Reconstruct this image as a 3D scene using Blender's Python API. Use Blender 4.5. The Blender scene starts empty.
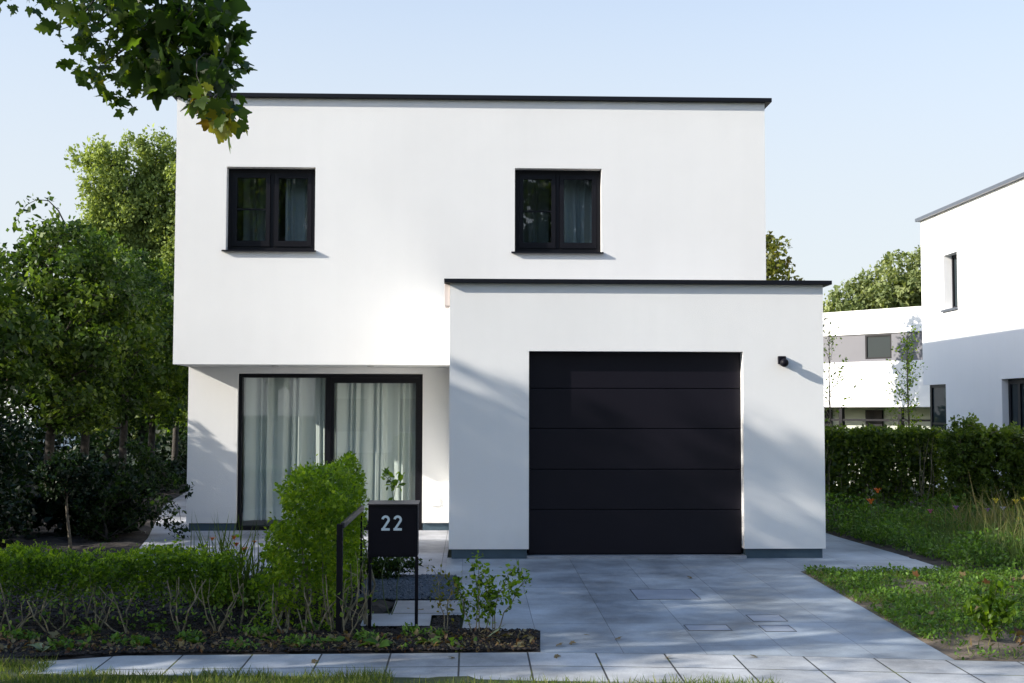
import bpy, math, random
import numpy as np
from mathutils import Vector, Matrix
R = math.radians
SC = bpy.context.scene
COL = SC.collection
rng = np.random.default_rng(22)
random.seed(22)

# ------------------------------------------------------------------ camera
cd = bpy.data.cameras.new('camera'); cam = bpy.data.objects.new('camera', cd); COL.objects.link(cam)
cd.sensor_width = 36; cd.lens = 1250.4 / 1024 * 36; cd.clip_start = .1; cd.clip_end = 2000
cam.matrix_world = (Matrix.Translation((0, 0, 1.65)) @ Matrix.Rotation(R(-1.911), 4, 'Z')
                    @ Matrix.Rotation(R(90 + 3.178), 4, 'X') @ Matrix.Rotation(R(.102), 4, 'Z'))
SC.camera = cam

# ------------------------------------------------------------------ light
SUN_EL, SUN_AZ = 24.0, 255.0           # the sun stands low on the left, slightly on the street side
wd = bpy.data.worlds.new("World"); SC.world = wd; wd.use_nodes = True
wn = wd.node_tree.nodes
sky = wn.new('ShaderNodeTexSky'); sky.sky_type = 'NISHITA'; sky.sun_disc = False
sky.sun_elevation = R(SUN_EL); sky.sun_rotation = R(SUN_AZ)
sky.air_density = 1.0; sky.dust_density = 1.2; sky.ozone_density = 2.4; sky.altitude = 0
# thin high haze: the sky pales towards the horizon
_L = wd.node_tree.links; _tc = wn.new('ShaderNodeTexCoord'); _sx = wn.new('ShaderNodeSeparateXYZ'); _L.new(_tc.outputs['Generated'], _sx.inputs[0])
_mr = wn.new('ShaderNodeMapRange'); _mr.interpolation_type = 'SMOOTHSTEP'; _mr.inputs[1].default_value = .10; _mr.inputs[2].default_value = .62
_mr.inputs[3].default_value = .88; _mr.inputs[4].default_value = 0; _L.new(_sx.outputs[2], _mr.inputs[0])
_mx = wn.new('ShaderNodeMix'); _mx.data_type = 'RGBA'; _dp = wn.new('ShaderNodeVectorMath'); _dp.operation = 'DOT_PRODUCT'; _L.new(_tc.outputs['Generated'], _dp.inputs[0])
_dp.inputs[1].default_value = (math.sin(R(SUN_AZ)) * math.cos(R(SUN_EL)), math.cos(R(SUN_AZ)) * math.cos(R(SUN_EL)), math.sin(R(SUN_EL)))
_ms = wn.new('ShaderNodeMapRange'); _ms.interpolation_type = 'SMOOTHSTEP'; _ms.inputs[1].default_value = .35; _ms.inputs[2].default_value = .95
_ms.inputs[3].default_value = 1; _ms.inputs[4].default_value = .1; _L.new(_dp.outputs['Value'], _ms.inputs[0])
_mm = wn.new('ShaderNodeMath'); _mm.operation = 'MULTIPLY'; _L.new(_mr.outputs[0], _mm.inputs[0]); _L.new(_ms.outputs[0], _mm.inputs[1]); _L.new(_mm.outputs[0], _mx.inputs[0]); _L.new(sky.outputs[0], _mx.inputs[6])
_mx.inputs[7].default_value = (2.66, 2.78, 2.88, 1); _L.new(_mx.outputs[2], wn['Background'].inputs[0])
wn['Background'].inputs[1].default_value = .15
sl = bpy.data.lights.new('sun', 'SUN'); sl.energy = 4.2; sl.angle = R(.53); sl.color = (1, .93, .83)
so = bpy.data.objects.new('sun', sl); COL.objects.link(so)
sd = Vector((math.sin(R(SUN_AZ)) * math.cos(R(SUN_EL)), math.cos(R(SUN_AZ)) * math.cos(R(SUN_EL)), math.sin(R(SUN_EL))))
so.rotation_euler = sd.to_track_quat('Z', 'Y').to_euler(); so.location = (-20, -5, 20)
SC.view_settings.view_transform = 'Standard'; SC.view_settings.look = 'None'
SC.view_settings.exposure = 1.0; SC.view_settings.gamma = 1
SC.cycles.max_bounces = 8; SC.cycles.transparent_max_bounces = 16; SC.cycles.use_denoising = True
SC.cycles.sample_clamp_indirect = 8; SC.cycles.caustics_reflective = False; SC.cycles.caustics_refractive = False

# ------------------------------------------------------------------ materials
def mat(name, color, rough=.8, bump=0, bscale=20, var=0, vscale=2, metal=0, spec=.5, color2=None, detail=4):
    m = bpy.data.materials.new(name); m.use_nodes = True
    nt = m.node_tree; n = nt.nodes; L = nt.links; b = n['Principled BSDF']
    b.inputs['Base Color'].default_value = (*color, 1); b.inputs['Roughness'].default_value = rough
    b.inputs['Metallic'].default_value = metal; b.inputs['Specular IOR Level'].default_value = spec
    tc = n.new('ShaderNodeTexCoord')
    if var or color2:
        ns = n.new('ShaderNodeTexNoise'); ns.inputs['Scale'].default_value = vscale; ns.inputs['Detail'].default_value = detail
        L.new(tc.outputs['Object'], ns.inputs['Vector'])
        mx = n.new('ShaderNodeMix'); mx.data_type = 'RGBA'
        mr = n.new('ShaderNodeMapRange'); mr.inputs[1].default_value = .35; mr.inputs[2].default_value = .65
        L.new(ns.outputs[0], mr.inputs[0]); L.new(mr.outputs[0], mx.inputs[0])
        c2 = color2 or tuple(c * (1 + var) for c in color); c1 = color if color2 else tuple(c * (1 - var) for c in color)
        mx.inputs[6].default_value = (*c1, 1); mx.inputs[7].default_value = (*c2, 1)
        L.new(mx.outputs[2], b.inputs['Base Color'])
    if bump:
        nb = n.new('ShaderNodeTexNoise'); nb.inputs['Scale'].default_value = bscale; nb.inputs['Detail'].default_value = 6
        L.new(tc.outputs['Object'], nb.inputs['Vector'])
        bp = n.new('ShaderNodeBump'); bp.inputs['Strength'].default_value = bump; bp.inputs['Distance'].default_value = .01
        L.new(nb.outputs[0], bp.inputs['Height']); L.new(bp.outputs[0], b.inputs['Normal'])
    return m

def leaf_mat(name, cols, trans=.35, rough=.5, gloss=.3):
    """leaf: every leaf its own tint (face attribute 'tint'), light passes through it"""
    m = bpy.data.materials.new(name); m.use_nodes = True
    nt = m.node_tree; n = nt.nodes; L = nt.links; b = n['Principled BSDF']; out = n['Material Output']
    at = n.new('ShaderNodeAttribute'); at.attribute_name = 'tint'
    cr = n.new('ShaderNodeValToRGB'); e = cr.color_ramp.elements
    e[0].color = (*cols[0], 1); e[0].position = 0; e[1].color = (*cols[-1], 1); e[1].position = 1
    for i, c in enumerate(cols[1:-1]):
        k = e.new((i + 1) / (len(cols) - 1)); k.color = (*c, 1)
    L.new(at.outputs['Fac'], cr.inputs[0]); L.new(cr.outputs[0], b.inputs['Base Color'])
    b.inputs['Roughness'].default_value = rough; b.inputs['Specular IOR Level'].default_value = gloss
    t = n.new('ShaderNodeBsdfTranslucent'); mx = n.new('ShaderNodeMixShader'); mx.inputs[0].default_value = trans
    br = n.new('ShaderNodeMix'); br.data_type = 'RGBA'; br.blend_type = 'MULTIPLY'; br.inputs[0].default_value = 1
    br.inputs[7].default_value = (1.9, 1.9, .7, 1)
    L.new(cr.outputs[0], br.inputs[6]); L.new(br.outputs[2], t.inputs['Color'])
    L.new(b.outputs[0], mx.inputs[1]); L.new(t.outputs[0], mx.inputs[2]); L.new(mx.outputs[0], out.inputs['Surface'])
    return m

def paving_mat(name, c1, c2, mortar, bw, rh, mw, off=(0, 0), uv=False, moss=None, rough=.55, offset=0., stain=.5):
    m = bpy.data.materials.new(name); m.use_nodes = True
    nt = m.node_tree; n = nt.nodes; L = nt.links; b = n['Principled BSDF']
    tc = n.new('ShaderNodeTexCoord'); mp = n.new('ShaderNodeMapping'); mp.inputs['Location'].default_value = (off[0], off[1], 0)
    L.new(tc.outputs['UV' if uv else 'Object'], mp.inputs[0])
    br = n.new('ShaderNodeTexBrick'); br.offset = offset; br.inputs['Scale'].default_value = 1
    br.inputs['Brick Width'].default_value = bw; br.inputs['Row Height'].default_value = rh; br.inputs['Mortar Size'].default_value = mw
    br.inputs['Mortar Smooth'].default_value = .1
    br.inputs['Color1'].default_value = (*c1, 1); br.inputs['Color2'].default_value = (*c2, 1)
    L.new(mp.outputs[0], br.inputs['Vector'])
    br.inputs['Mortar'].default_value = (*mortar, 1)
    if moss:
        nm = n.new('ShaderNodeTexNoise'); nm.inputs['Scale'].default_value = 3.5; L.new(tc.outputs['Object'], nm.inputs['Vector'])
        r = n.new('ShaderNodeMapRange'); r.inputs[1].default_value = .5; r.inputs[2].default_value = .6; L.new(nm.outputs[0], r.inputs[0])
        mm = n.new('ShaderNodeMix'); mm.data_type = 'RGBA'; L.new(r.outputs[0], mm.inputs[0])
        mm.inputs[6].default_value = (*mortar, 1); mm.inputs[7].default_value = (*moss, 1); L.new(mm.outputs[2], br.inputs['Mortar'])
    # clouds and stains on the stone itself
    n1 = n.new('ShaderNodeTexNoise'); n1.inputs['Scale'].default_value = 1.3; n1.inputs['Detail'].default_value = 7; n1.inputs['Roughness'].default_value = .65
    L.new(tc.outputs['Object'], n1.inputs['Vector'])
    r1 = n.new('ShaderNodeMapRange'); r1.inputs[1].default_value = .3; r1.inputs[2].default_value = .7
    r1.inputs[3].default_value = 1 - stain; r1.inputs[4].default_value = 1 + stain; L.new(n1.outputs[0], r1.inputs[0])
    n2 = n.new('ShaderNodeTexNoise'); n2.inputs['Scale'].default_value = 90; L.new(tc.outputs['Object'], n2.inputs['Vector'])
    r2 = n.new('ShaderNodeMapRange'); r2.inputs[3].default_value = .8; r2.inputs[4].default_value = 1.2; L.new(n2.outputs[0], r2.inputs[0])
    mu = n.new('ShaderNodeMath'); mu.operation = 'MULTIPLY'; L.new(r1.outputs[0], mu.inputs[0]); L.new(r2.outputs[0], mu.inputs[1])
    mx = n.new('ShaderNodeMix'); mx.data_type = 'RGBA'; mx.blend_type = 'MULTIPLY'; mx.inputs[0].default_value = 1
    L.new(br.outputs['Color'], mx.inputs[6]); L.new(mu.outputs[0], mx.inputs[7]); L.new(mx.outputs[2], b.inputs['Base Color'])
    r3 = n.new('ShaderNodeMapRange'); r3.inputs[3].default_value = rough - .15; r3.inputs[4].default_value = rough + .2
    L.new(n1.outputs[0], r3.inputs[0]); L.new(r3.outputs[0], b.inputs['Roughness'])
    bp = n.new('ShaderNodeBump'); bp.inputs['Strength'].default_value = .6; bp.inputs['Distance'].default_value = .006; bp.invert = True
    ad = n.new('ShaderNodeMath'); ad.operation = 'MULTIPLY_ADD'; ad.inputs[1].default_value = .12
    L.new(n2.outputs[0], ad.inputs[0]); L.new(br.outputs['Fac'], ad.inputs[2])
    L.new(ad.outputs[0], bp.inputs['Height']); L.new(bp.outputs[0], b.inputs['Normal'])
    return m

def glass_mat(name, tint=(.75, .85, .83), ior=1.55):
    m = bpy.data.materials.new(name); m.use_nodes = True
    nt = m.node_tree; n = nt.nodes; L = nt.links; n.remove(n['Principled BSDF']); out = n['Material Output']
    f = n.new('ShaderNodeFresnel'); f.inputs[0].default_value = ior
    ma = n.new('ShaderNodeMath'); ma.operation = 'MULTIPLY_ADD'; ma.inputs[1].default_value = 1.5; ma.inputs[2].default_value = .03
    ma.use_clamp = True; L.new(f.outputs[0], ma.inputs[0])
    ge = n.new('ShaderNodeNewGeometry'); iv = n.new('ShaderNodeMath'); iv.operation = 'SUBTRACT'; iv.inputs[0].default_value = 1; L.new(ge.outputs['Backfacing'], iv.inputs[1])
    mb_ = n.new('ShaderNodeMath'); mb_.operation = 'MULTIPLY'; L.new(ma.outputs[0], mb_.inputs[0]); L.new(iv.outputs[0], mb_.inputs[1])
    t = n.new('ShaderNodeBsdfTransparent'); t.inputs[0].default_value = (*tint, 1)
    g = n.new('ShaderNodeBsdfGlossy'); g.inputs['Roughness'].default_value = .005; g.inputs[0].default_value = (.95, .97, 1, 1)
    mx = n.new('ShaderNodeMixShader'); L.new(mb_.outputs[0], mx.inputs[0]); L.new(t.outputs[0], mx.inputs[1]); L.new(g.outputs[0], mx.inputs[2])
    L.new(mx.outputs[0], out.inputs['Surface'])
    return m

def sheer_mat(name, col, alpha=.75):
    m = bpy.data.materials.new(name); m.use_nodes = True
    nt = m.node_tree; n = nt.nodes; L = nt.links; n.remove(n['Principled BSDF']); out = n['Material Output']
    d = n.new('ShaderNodeBsdfDiffuse'); d.inputs[0].default_value = (*col, 1)
    t = n.new('ShaderNodeBsdfTranslucent'); t.inputs[0].default_value = (*col, 1)
    a = n.new('ShaderNodeMixShader'); a.inputs[0].default_value = .2; L.new(d.outputs[0], a.inputs[1]); L.new(t.outputs[0], a.inputs[2])
    tr = n.new('ShaderNodeBsdfTransparent'); b = n.new('ShaderNodeMixShader'); b.inputs[0].default_value = alpha
    L.new(tr.outputs[0], b.inputs[1]); L.new(a.outputs[0], b.inputs[2]); L.new(b.outputs[0], out.inputs['Surface'])
    return m

M = dict(
    stucco=mat('white_stucco', (.79, .79, .775), .9, .3, 110, .018, .8),
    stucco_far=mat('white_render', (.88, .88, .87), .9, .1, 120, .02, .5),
    black=mat('black_aluminium', (.006, .006, .009), .42, .03, 60, spec=.22),
    door=mat('black_garage_panel', (.0075, .0065, .011), .4, .05, 300, .08, 1.2, spec=.22),
    coping=mat('dark_coping_metal', (.006, .007, .011), .45, 0, 60, spec=.2),
    coping_grey=mat('grey_coping_metal', (.10, .115, .14), .35, metal=.3),
    plinth=mat('blue_grey_plinth', (.045, .078, .105), .75, .2, 60, .12, 3),
    room=mat('room_plaster', (.6, .58, .55), .9, .05, 20),
    grey_panel=mat('grey_facade_panel', (.15, .15, .165), .7, .05, 20, .03, 1),
    white_plastic=mat('white_plastic', (.7, .69, .66), .5, .02, 30),
    steel=mat('brushed_steel', (.5, .5, .5), .3, metal=.9),
    pinkwhite=mat('pale_outlet_plastic', (.62, .55, .52), .6, .03, 30),
    box=mat('black_powder_coat', (.004, .004, .008), .5, .08, 400, spec=.15),
    boxlid=mat('dark_lid_metal', (.045, .04, .045), .45, .03, 100, spec=.3),
    rail=mat('weathered_dark_rail', (.022, .02, .024), .5, .1, 60, .2, 8),
    digits=mat('pale_blue_digits', (.50, .60, .66), .4, .02, 50),
    soil=mat('soil', (.035, .027, .022), .95, .9, 30, color2=(.012, .010, .009), vscale=12, detail=8),
    earth=mat('sandy_earth', (.20, .155, .11), .95, .8, 40, color2=(.06, .045, .03), vscale=5, detail=9),
    turf=mat('turf', (.035, .05, .014), .95, .6, 25, color2=(.02, .032, .01), vscale=1.4, detail=8),
    asphalt=mat('asphalt', (.05, .05, .052), .9, .5, 120, .15, 3),
    gravel=mat('gravel_stone', (.045, .055, .07), .7, .3, 60, color2=(.10, .12, .145), vscale=30),
    gravel_bed=mat('gravel_bed', (.02, .024, .03), .9, .5, 60),
    bark=mat('bark', (.055, .048, .04), .9, .9, 30, color2=(.022, .019, .016), vscale=14),
    bark_pale=mat('pale_bark', (.16, .135, .10), .9, .6, 40, color2=(.07, .06, .045), vscale=20),
    stem=mat('hedge_stem', (.24, .21, .14), .85, .4, 60, color2=(.10, .095, .055), vscale=20),
    stem_green=mat('green_stem', (.09, .12, .04), .7),
    slab=paving_mat('stepping_slab_stone', (.27, .29, .32), (.26, .28, .31), (.02, .02, .02), 40, 40, .0, (.3, 3.3)),
    drive=paving_mat('driveway_tiles', (.29, .325, .355), (.215, .25, .285), (.12, .135, .15), .597, .9, .003, (-.52, -.36), rough=.5),
    pave=paving_mat('pavement_slabs', (.36, .37, .375), (.29, .305, .315), (.03, .03, .028), .493, .445, .007, (-.02, 0), uv=True, moss=(.09, .10, .02), rough=.75),
    glass=glass_mat('window_glass', (.985, .995, .99), 1.5), glass_far=mat('dark_window_glass', (.03, .04, .045), .012, spec=.08),
    glass_up=glass_mat('upper_window_glass', (.82, .87, .88), 1.6),
    curtain=sheer_mat('sheer_curtain', (.70, .77, .73), .95), curtain_dim=sheer_mat('dim_sheer_curtain', (.75, .77, .76), .88),
    iron=mat('cast_frame', (.09, .10, .11), .7),
    orange=mat('orange_petal', (.75, .17, .01), .6), yellow=mat('yellow_petal', (.85, .68, .03), .6),
    pink=mat('pink_petal', (.55, .12, .25), .6), purple=mat('purple_petal', (.35, .16, .42), .6), pale=mat('white_petal', (.6, .58, .7), .6),
    dryleaf=leaf_mat('dry_leaf', [(.10, .045, .02), (.16, .10, .045), (.22, .19, .09), (.09, .06, .035)], .2),
    paleleaf=leaf_mat('pale_fallen_leaf', [(.16, .22, .12), (.28, .32, .20)], .2),
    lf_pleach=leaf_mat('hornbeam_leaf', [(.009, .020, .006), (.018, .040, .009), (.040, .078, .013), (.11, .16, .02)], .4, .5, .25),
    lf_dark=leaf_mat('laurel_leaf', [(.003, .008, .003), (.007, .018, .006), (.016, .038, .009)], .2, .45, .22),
    lf_conif=leaf_mat('cypress_leaf', [(.12, .16, .045), (.21, .27, .075), (.33, .39, .12)], .25, .8, .2),
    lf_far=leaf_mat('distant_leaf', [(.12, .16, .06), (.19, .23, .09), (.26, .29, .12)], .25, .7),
    lf_yell=leaf_mat('yellowing_leaf', [(.05, .075, .012), (.11, .12, .015), (.19, .15, .015)], .35),
    lf_maple=leaf_mat('maple_leaf', [(.020, .045, .010), (.04, .08, .013), (.07, .12, .018), (.14, .19, .02), (.32, .24, .02), (.26, .12, .015)], .52, .45, .35),
    lf_hedge=leaf_mat('privet_leaf', [(.035, .07, .008), (.08, .15, .011), (.15, .25, .015), (.27, .36, .03)], .48, .45),
    lf_back=leaf_mat('beech_hedge_leaf', [(.035, .062, .010), (.075, .12, .017), (.14, .20, .025)], .4, .5),
    lf_weed=leaf_mat('weed_leaf', [(.04, .09, .014), (.08, .165, .02), (.13, .24, .032), (.20, .27, .06)], .35, .5),
    lf_grass=leaf_mat('grass_blade', [(.05, .085, .015), (.09, .14, .02), (.17, .19, .05), (.28, .25, .11)], .35, .6),
    lf_straw=leaf_mat('wild_grass_blade', [(.045, .08, .02), (.08, .12, .03), (.15, .16, .06), (.26, .21, .11)], .3, .7),
    lf_hosta=leaf_mat('broad_leaf', [(.06, .13, .02), (.13, .22, .04)], .35, .4),
    tile=mat('roof_tile', (.12, .06, .045), .8, .4, 20), brick=mat('brick', (.28, .13, .09), .9, .4, 30, .15, 4),
)

def weather(m, zs, amt, foot=None):
    """faint vertical run marks (and a slightly dirty foot) in the render coat itself"""
    nt = m.node_tree; n = nt.nodes; L = nt.links; b = n['Principled BSDF']; src_ = b.inputs['Base Color'].links[0].from_socket
    tc = n.new('ShaderNodeTexCoord'); mp = n.new('ShaderNodeMapping'); mp.inputs['Scale'].default_value = (7, 7, zs); L.new(tc.outputs['Object'], mp.inputs[0])
    ns = n.new('ShaderNodeTexNoise'); ns.inputs['Scale'].default_value = 1; ns.inputs['Detail'].default_value = 6; L.new(mp.outputs[0], ns.inputs['Vector'])
    r_ = n.new('ShaderNodeMapRange'); r_.inputs[1].default_value = .3; r_.inputs[2].default_value = .75; r_.inputs[3].default_value = 1 + amt * .4; r_.inputs[4].default_value = 1 - amt; L.new(ns.outputs[0], r_.inputs[0])
    out_ = r_.outputs[0]
    if foot is not None:
        sx = n.new('ShaderNodeSeparateXYZ'); L.new(tc.outputs['Object'], sx.inputs[0]); n2 = n.new('ShaderNodeTexNoise'); n2.inputs['Scale'].default_value = 5; L.new(tc.outputs['Object'], n2.inputs['Vector'])
        ad = n.new('ShaderNodeMath'); ad.operation = 'MULTIPLY_ADD'; ad.inputs[1].default_value = -.35; L.new(n2.outputs[0], ad.inputs[0]); L.new(sx.outputs[2], ad.inputs[2])
        r2 = n.new('ShaderNodeMapRange'); r2.inputs[1].default_value = foot - .15; r2.inputs[2].default_value = foot + .12; r2.inputs[3].default_value = .93; r2.inputs[4].default_value = 1; L.new(ad.outputs[0], r2.inputs[0])
        mu = n.new('ShaderNodeMath'); mu.operation = 'MULTIPLY'; L.new(out_, mu.inputs[0]); L.new(r2.outputs[0], mu.inputs[1]); out_ = mu.outputs[0]
    mx = n.new('ShaderNodeMix'); mx.data_type = 'RGBA'; mx.blend_type = 'MULTIPLY'; mx.inputs[0].default_value = 1
    L.new(src_, mx.inputs[6]); L.new(out_, mx.inputs[7]); L.new(mx.outputs[2], b.inputs['Base Color'])
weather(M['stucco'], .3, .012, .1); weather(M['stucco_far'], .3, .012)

# ------------------------------------------------------------------ object helpers
def tag(o, label=None, cat=None, group=None, kind=None):
    if label: o['label'] = label
    if cat: o['category'] = cat
    if group: o['group'] = group
    if kind: o['kind'] = kind
    return o

def thing(name, label, cat, loc=(0, 0, 0), rz=0, group=None):
    o = bpy.data.objects.new(name, None); COL.objects.link(o); o.location = loc; o.rotation_euler = (0, 0, rz)
    o.empty_display_size = .1
    return tag(o, label, cat, group)

def mesh_np(name, V, loops, starts, totals, m, parent=None, tint=None, smooth=False, uv=None):
    me = bpy.data.meshes.new(name)
    V = np.asarray(V, np.float32); me.vertices.add(len(V)); me.vertices.foreach_set('co', V.ravel())
    me.loops.add(len(loops)); me.loops.foreach_set('vertex_index', np.asarray(loops, np.int32))
    me.polygons.add(len(starts)); me.polygons.foreach_set('loop_start', np.asarray(starts, np.int32))
    me.polygons.foreach_set('loop_total', np.asarray(totals, np.int32))
    me.update(calc_edges=True); me.validate()
    if tint is not None:
        a = me.attributes.new('tint', 'FLOAT', 'FACE'); a.data.foreach_set('value', np.asarray(tint, np.float32))
    if smooth: me.polygons.foreach_set('use_smooth', [True] * len(me.polygons))
    me.materials.append(m)
    o = bpy.data.objects.new(name, me); COL.objects.link(o)
    if parent: o.parent = parent
    return o

class MB:
    """collects polygons; build() links them as one mesh object"""
    def __init__(s): s.v = []; s.f = []
    def add(s, vs, fs):
        k = len(s.v); s.v += [tuple(map(float, v)) for v in vs]; s.f += [tuple(i + k for i in f) for f in fs]; return s
    def box(s, x0, x1, y0, y1, z0, z1):
        return s.add([(x0, y0, z0), (x1, y0, z0), (x1, y1, z0), (x0, y1, z0), (x0, y0, z1), (x1, y0, z1), (x1, y1, z1), (x0, y1, z1)],
                     [(0, 3, 2, 1), (4, 5, 6, 7), (0, 1, 5, 4), (1, 2, 6, 5), (2, 3, 7, 6), (3, 0, 4, 7)])
    def quad(s, *p): return s.add(p, [tuple(range(len(p)))])
    def tube(s, pts, rad, n=6, cap=True):
        pts = [Vector(p) for p in pts]; k = len(s.v); m = len(pts)
        if not hasattr(rad, '__len__'): rad = [rad] * m
        up = Vector((.13, .21, 1)).normalized()
        for i, p in enumerate(pts):
            d = (pts[min(i + 1, m - 1)] - pts[max(i - 1, 0)]).normalized()
            a = d.cross(up);
            if a.length < .05: a = d.cross(Vector((1, 0, 0)))
            a.normalize(); b = d.cross(a)
            for j in range(n):
                t = 2 * math.pi * j / n; q = p + (a * math.cos(t) + b * math.sin(t)) * rad[i]; s.v.append(tuple(q))
        for i in range(m - 1):
            for j in range(n):
                j2 = (j + 1) % n; s.f.append((k + i * n + j, k + i * n + j2, k + (i + 1) * n + j2, k + (i + 1) * n + j))
        if cap: s.f.append(tuple(k + j for j in range(n))[::-1]); s.f.append(tuple(k + (m - 1) * n + j for j in range(n)))
        return s
    def wall(s, x0, x1, z0, z1, y0, y1, holes=()):
        """a wall in the x-z plane, thick from y0 to y1, with rectangular openings (x0,x1,z0,z1) and their reveals"""
        xs = sorted({x0, x1, *[h[i] for h in holes for i in (0, 1)]}); zs = sorted({z0, z1, *[h[i] for h in holes for i in (2, 3)]})
        def solid(i, j):
            if i < 0 or j < 0 or i >= len(xs) - 1 or j >= len(zs) - 1: return False
            cx, cz = (xs[i] + xs[i + 1]) / 2, (zs[j] + zs[j + 1]) / 2
            return not any(h[0] < cx < h[1] and h[2] < cz < h[3] for h in holes)
        for i in range(len(xs) - 1):
            for j in range(len(zs) - 1):
                if not solid(i, j): continue
                a, b, c, d = xs[i], xs[i + 1], zs[j], zs[j + 1]
                s.quad((a, y0, c), (b, y0, c), (b, y0, d), (a, y0, d)); s.quad((b, y1, c), (a, y1, c), (a, y1, d), (b, y1, d))
                if not solid(i - 1, j): s.quad((a, y1, c), (a, y0, c), (a, y0, d), (a, y1, d))
                if not solid(i + 1, j): s.quad((b, y0, c), (b, y1, c), (b, y1, d), (b, y0, d))
                if not solid(i, j - 1): s.quad((a, y1, c), (b, y1, c), (b, y0, c), (a, y0, c))
                if not solid(i, j + 1): s.quad((a, y0, d), (b, y0, d), (b, y1, d), (a, y1, d))
        return s
    def frame(s, x0, x1, z0, z1, y0, y1, w, wt=None, wb=None):
        wt = wt or w; wb = wb or w
        return s.wall(x0, x1, z0, z1, y0, y1, [(x0 + w, x1 - w, z0 + wb, z1 - wt)])
    def xf(s, mtx):
        s.v = [tuple(mtx @ Vector(v)) for v in s.v]; return s
    def build(s, name, m, parent=None, bevel=0, smooth=False):
        me = bpy.data.meshes.new(name); me.from_pydata(s.v, [], s.f); me.update(); me.materials.append(m)
        if smooth:
            for p in me.polygons: p.use_smooth = True
        o = bpy.data.objects.new(name, me); COL.objects.link(o)
        if parent: o.parent = parent
        if bevel:
            b = o.modifiers.new('bevel', 'BEVEL'); b.width = bevel; b.segments = 2; b.limit_method = 'ANGLE'
        return o

def copy_tree(o, parent=None):
    c = o.copy(); COL.objects.link(c); c.parent = parent
    for ch in list(o.children): copy_tree(ch, c)
    return c

# ------------------------------------------------------------------ terrain
PROF = [(-400, -.14), (6.9, -.141), (14.064, 0), (28, 0), (34, -.9), (900, -.9)]
def gz(y):
    for (a, za), (b, zb) in zip(PROF, PROF[1:]):
        if y <= b: return za + (zb - za) * (y - a) / (b - a)
    return PROF[-1][1]

def sheet(name, poly, dz, m, grid=None, rough=0., uv=False, thick=0):
    """a flat polygon laid on the terrain, cut at the terrain's breaks"""
    import bmesh
    bm = bmesh.new(); bm.faces.new([bm.verts.new((x, y, 0)) for x, y in poly])
    cuts = [((0, b, 0), (0, 1, 0)) for b, _ in PROF[1:-1]]
    if grid:
        xs = [p[0] for p in poly]; ys = [p[1] for p in poly]
        cuts += [((x, 0, 0), (1, 0, 0)) for x in np.arange(min(xs), max(xs), grid)] + [((0, y, 0), (0, 1, 0)) for y in np.arange(min(ys), max(ys), grid)]
    for co, no in cuts:
        bmesh.ops.bisect_plane(bm, geom=bm.verts[:] + bm.edges[:] + bm.faces[:], plane_co=co, plane_no=no)
    bmesh.ops.recalc_face_normals(bm, faces=bm.faces[:])
    if bm.faces[:] and sum(f.normal.z for f in bm.faces) < 0: bmesh.ops.reverse_faces(bm, faces=bm.faces[:])
    for v in bm.verts:
        v.co.z = gz(v.co.y) + dz + (rough * (rng.random() - .3) if rough and not v.is_boundary else 0)
    if thick:
        r = bmesh.ops.extrude_face_region(bm, geom=bm.faces[:])
        for g in r['geom']:
            if isinstance(g, bmesh.types.BMVert): pass
        for f in list(bm.faces):
            pass
    me = bpy.data.meshes.new(name); bm.to_mesh(me); bm.free(); me.materials.append(m)
    o = bpy.data.objects.new(name, me); COL.objects.link(o); return tag(o, kind='structure')

sheet('ground', [(-400, -400), (400, -400), (400, 800), (-400, 800)], -.03, M['turf'])
sheet('road', [(-60, -6.0), (60, -6.0), (60, 7.3), (-60, 7.3)], -.026, M['asphalt'])
DL = [(-3.0, 8.93), (-2.46, 9.11), (-1.46, 9.13), (.51, 9.16), (1.52, 9.08), (2.45, 8.97), (3.43, 8.83), (3.89, 8.77), (9, 8.1)]
sheet('driveway', [(.515, 9.165), (1.52, 9.085), (2.45, 8.975), (3.43, 8.835), (3.457, 13.08), (5.05, 13.0), (4.85, 16.4), (4.75, 26.5), (4.0, 26.5),
                   (3.9, 14.2), (-.25, 14.2), (-.25, 12.78), (-.10, 12.78), (-.10, 11.29), (-.04, 11.29), (-.04, 10.62), (-.06, 9.99), (.56, 9.97)], 0, M['drive'])
sheet('garden_path', [(-.25, 12.78), (-.25, 17.6), (-3.7, 17.6), (-3.9, 27), (-5.9, 27), (-5.3, 22), (-4.15, 16.4), (-3.75, 14.0), (-3.3, 12.78)], .004,
      paving_mat('terrace_tiles', (.32, .33, .36), (.28, .29, .32), (.10, .11, .12), .9, .6, .004, (.3, 0), rough=.6))
# pavement: a strip of slabs that follows the front edge, real slab courses in its own uv
def pavement():
    v = []; f = []; uv = []; s = 0; n = 5
    for i, (x, y) in enumerate(DL):
        if i: s += math.hypot(x - DL[i - 1][0], y - DL[i - 1][1])
        for j in range(n + 1):
            d = j * .445; yy = y - d; xx = x
            v.append((xx, yy, gz(yy) + .002)); uv.append((s + .02, 10 - d))
    for i in range(len(DL) - 1):
        for j in range(n): a = i * (n + 1) + j; f.append((a + 1, a + n + 2, a + n + 1, a))
    me = bpy.data.meshes.new('pavement'); me.from_pydata(v, [], f)
    l = me.uv_layers.new(name='UVMap')
    for p in me.polygons:
        for li in p.loop_indices:
            q = uv[me.loops[li].vertex_index]; l.data[li].uv = (q[0], q[1] - 10 + .445 * 20)
    me.materials.append(M['pave']); o = bpy.data.objects.new('pavement', me); COL.objects.link(o); tag(o, kind='structure')
pavement()
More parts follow.
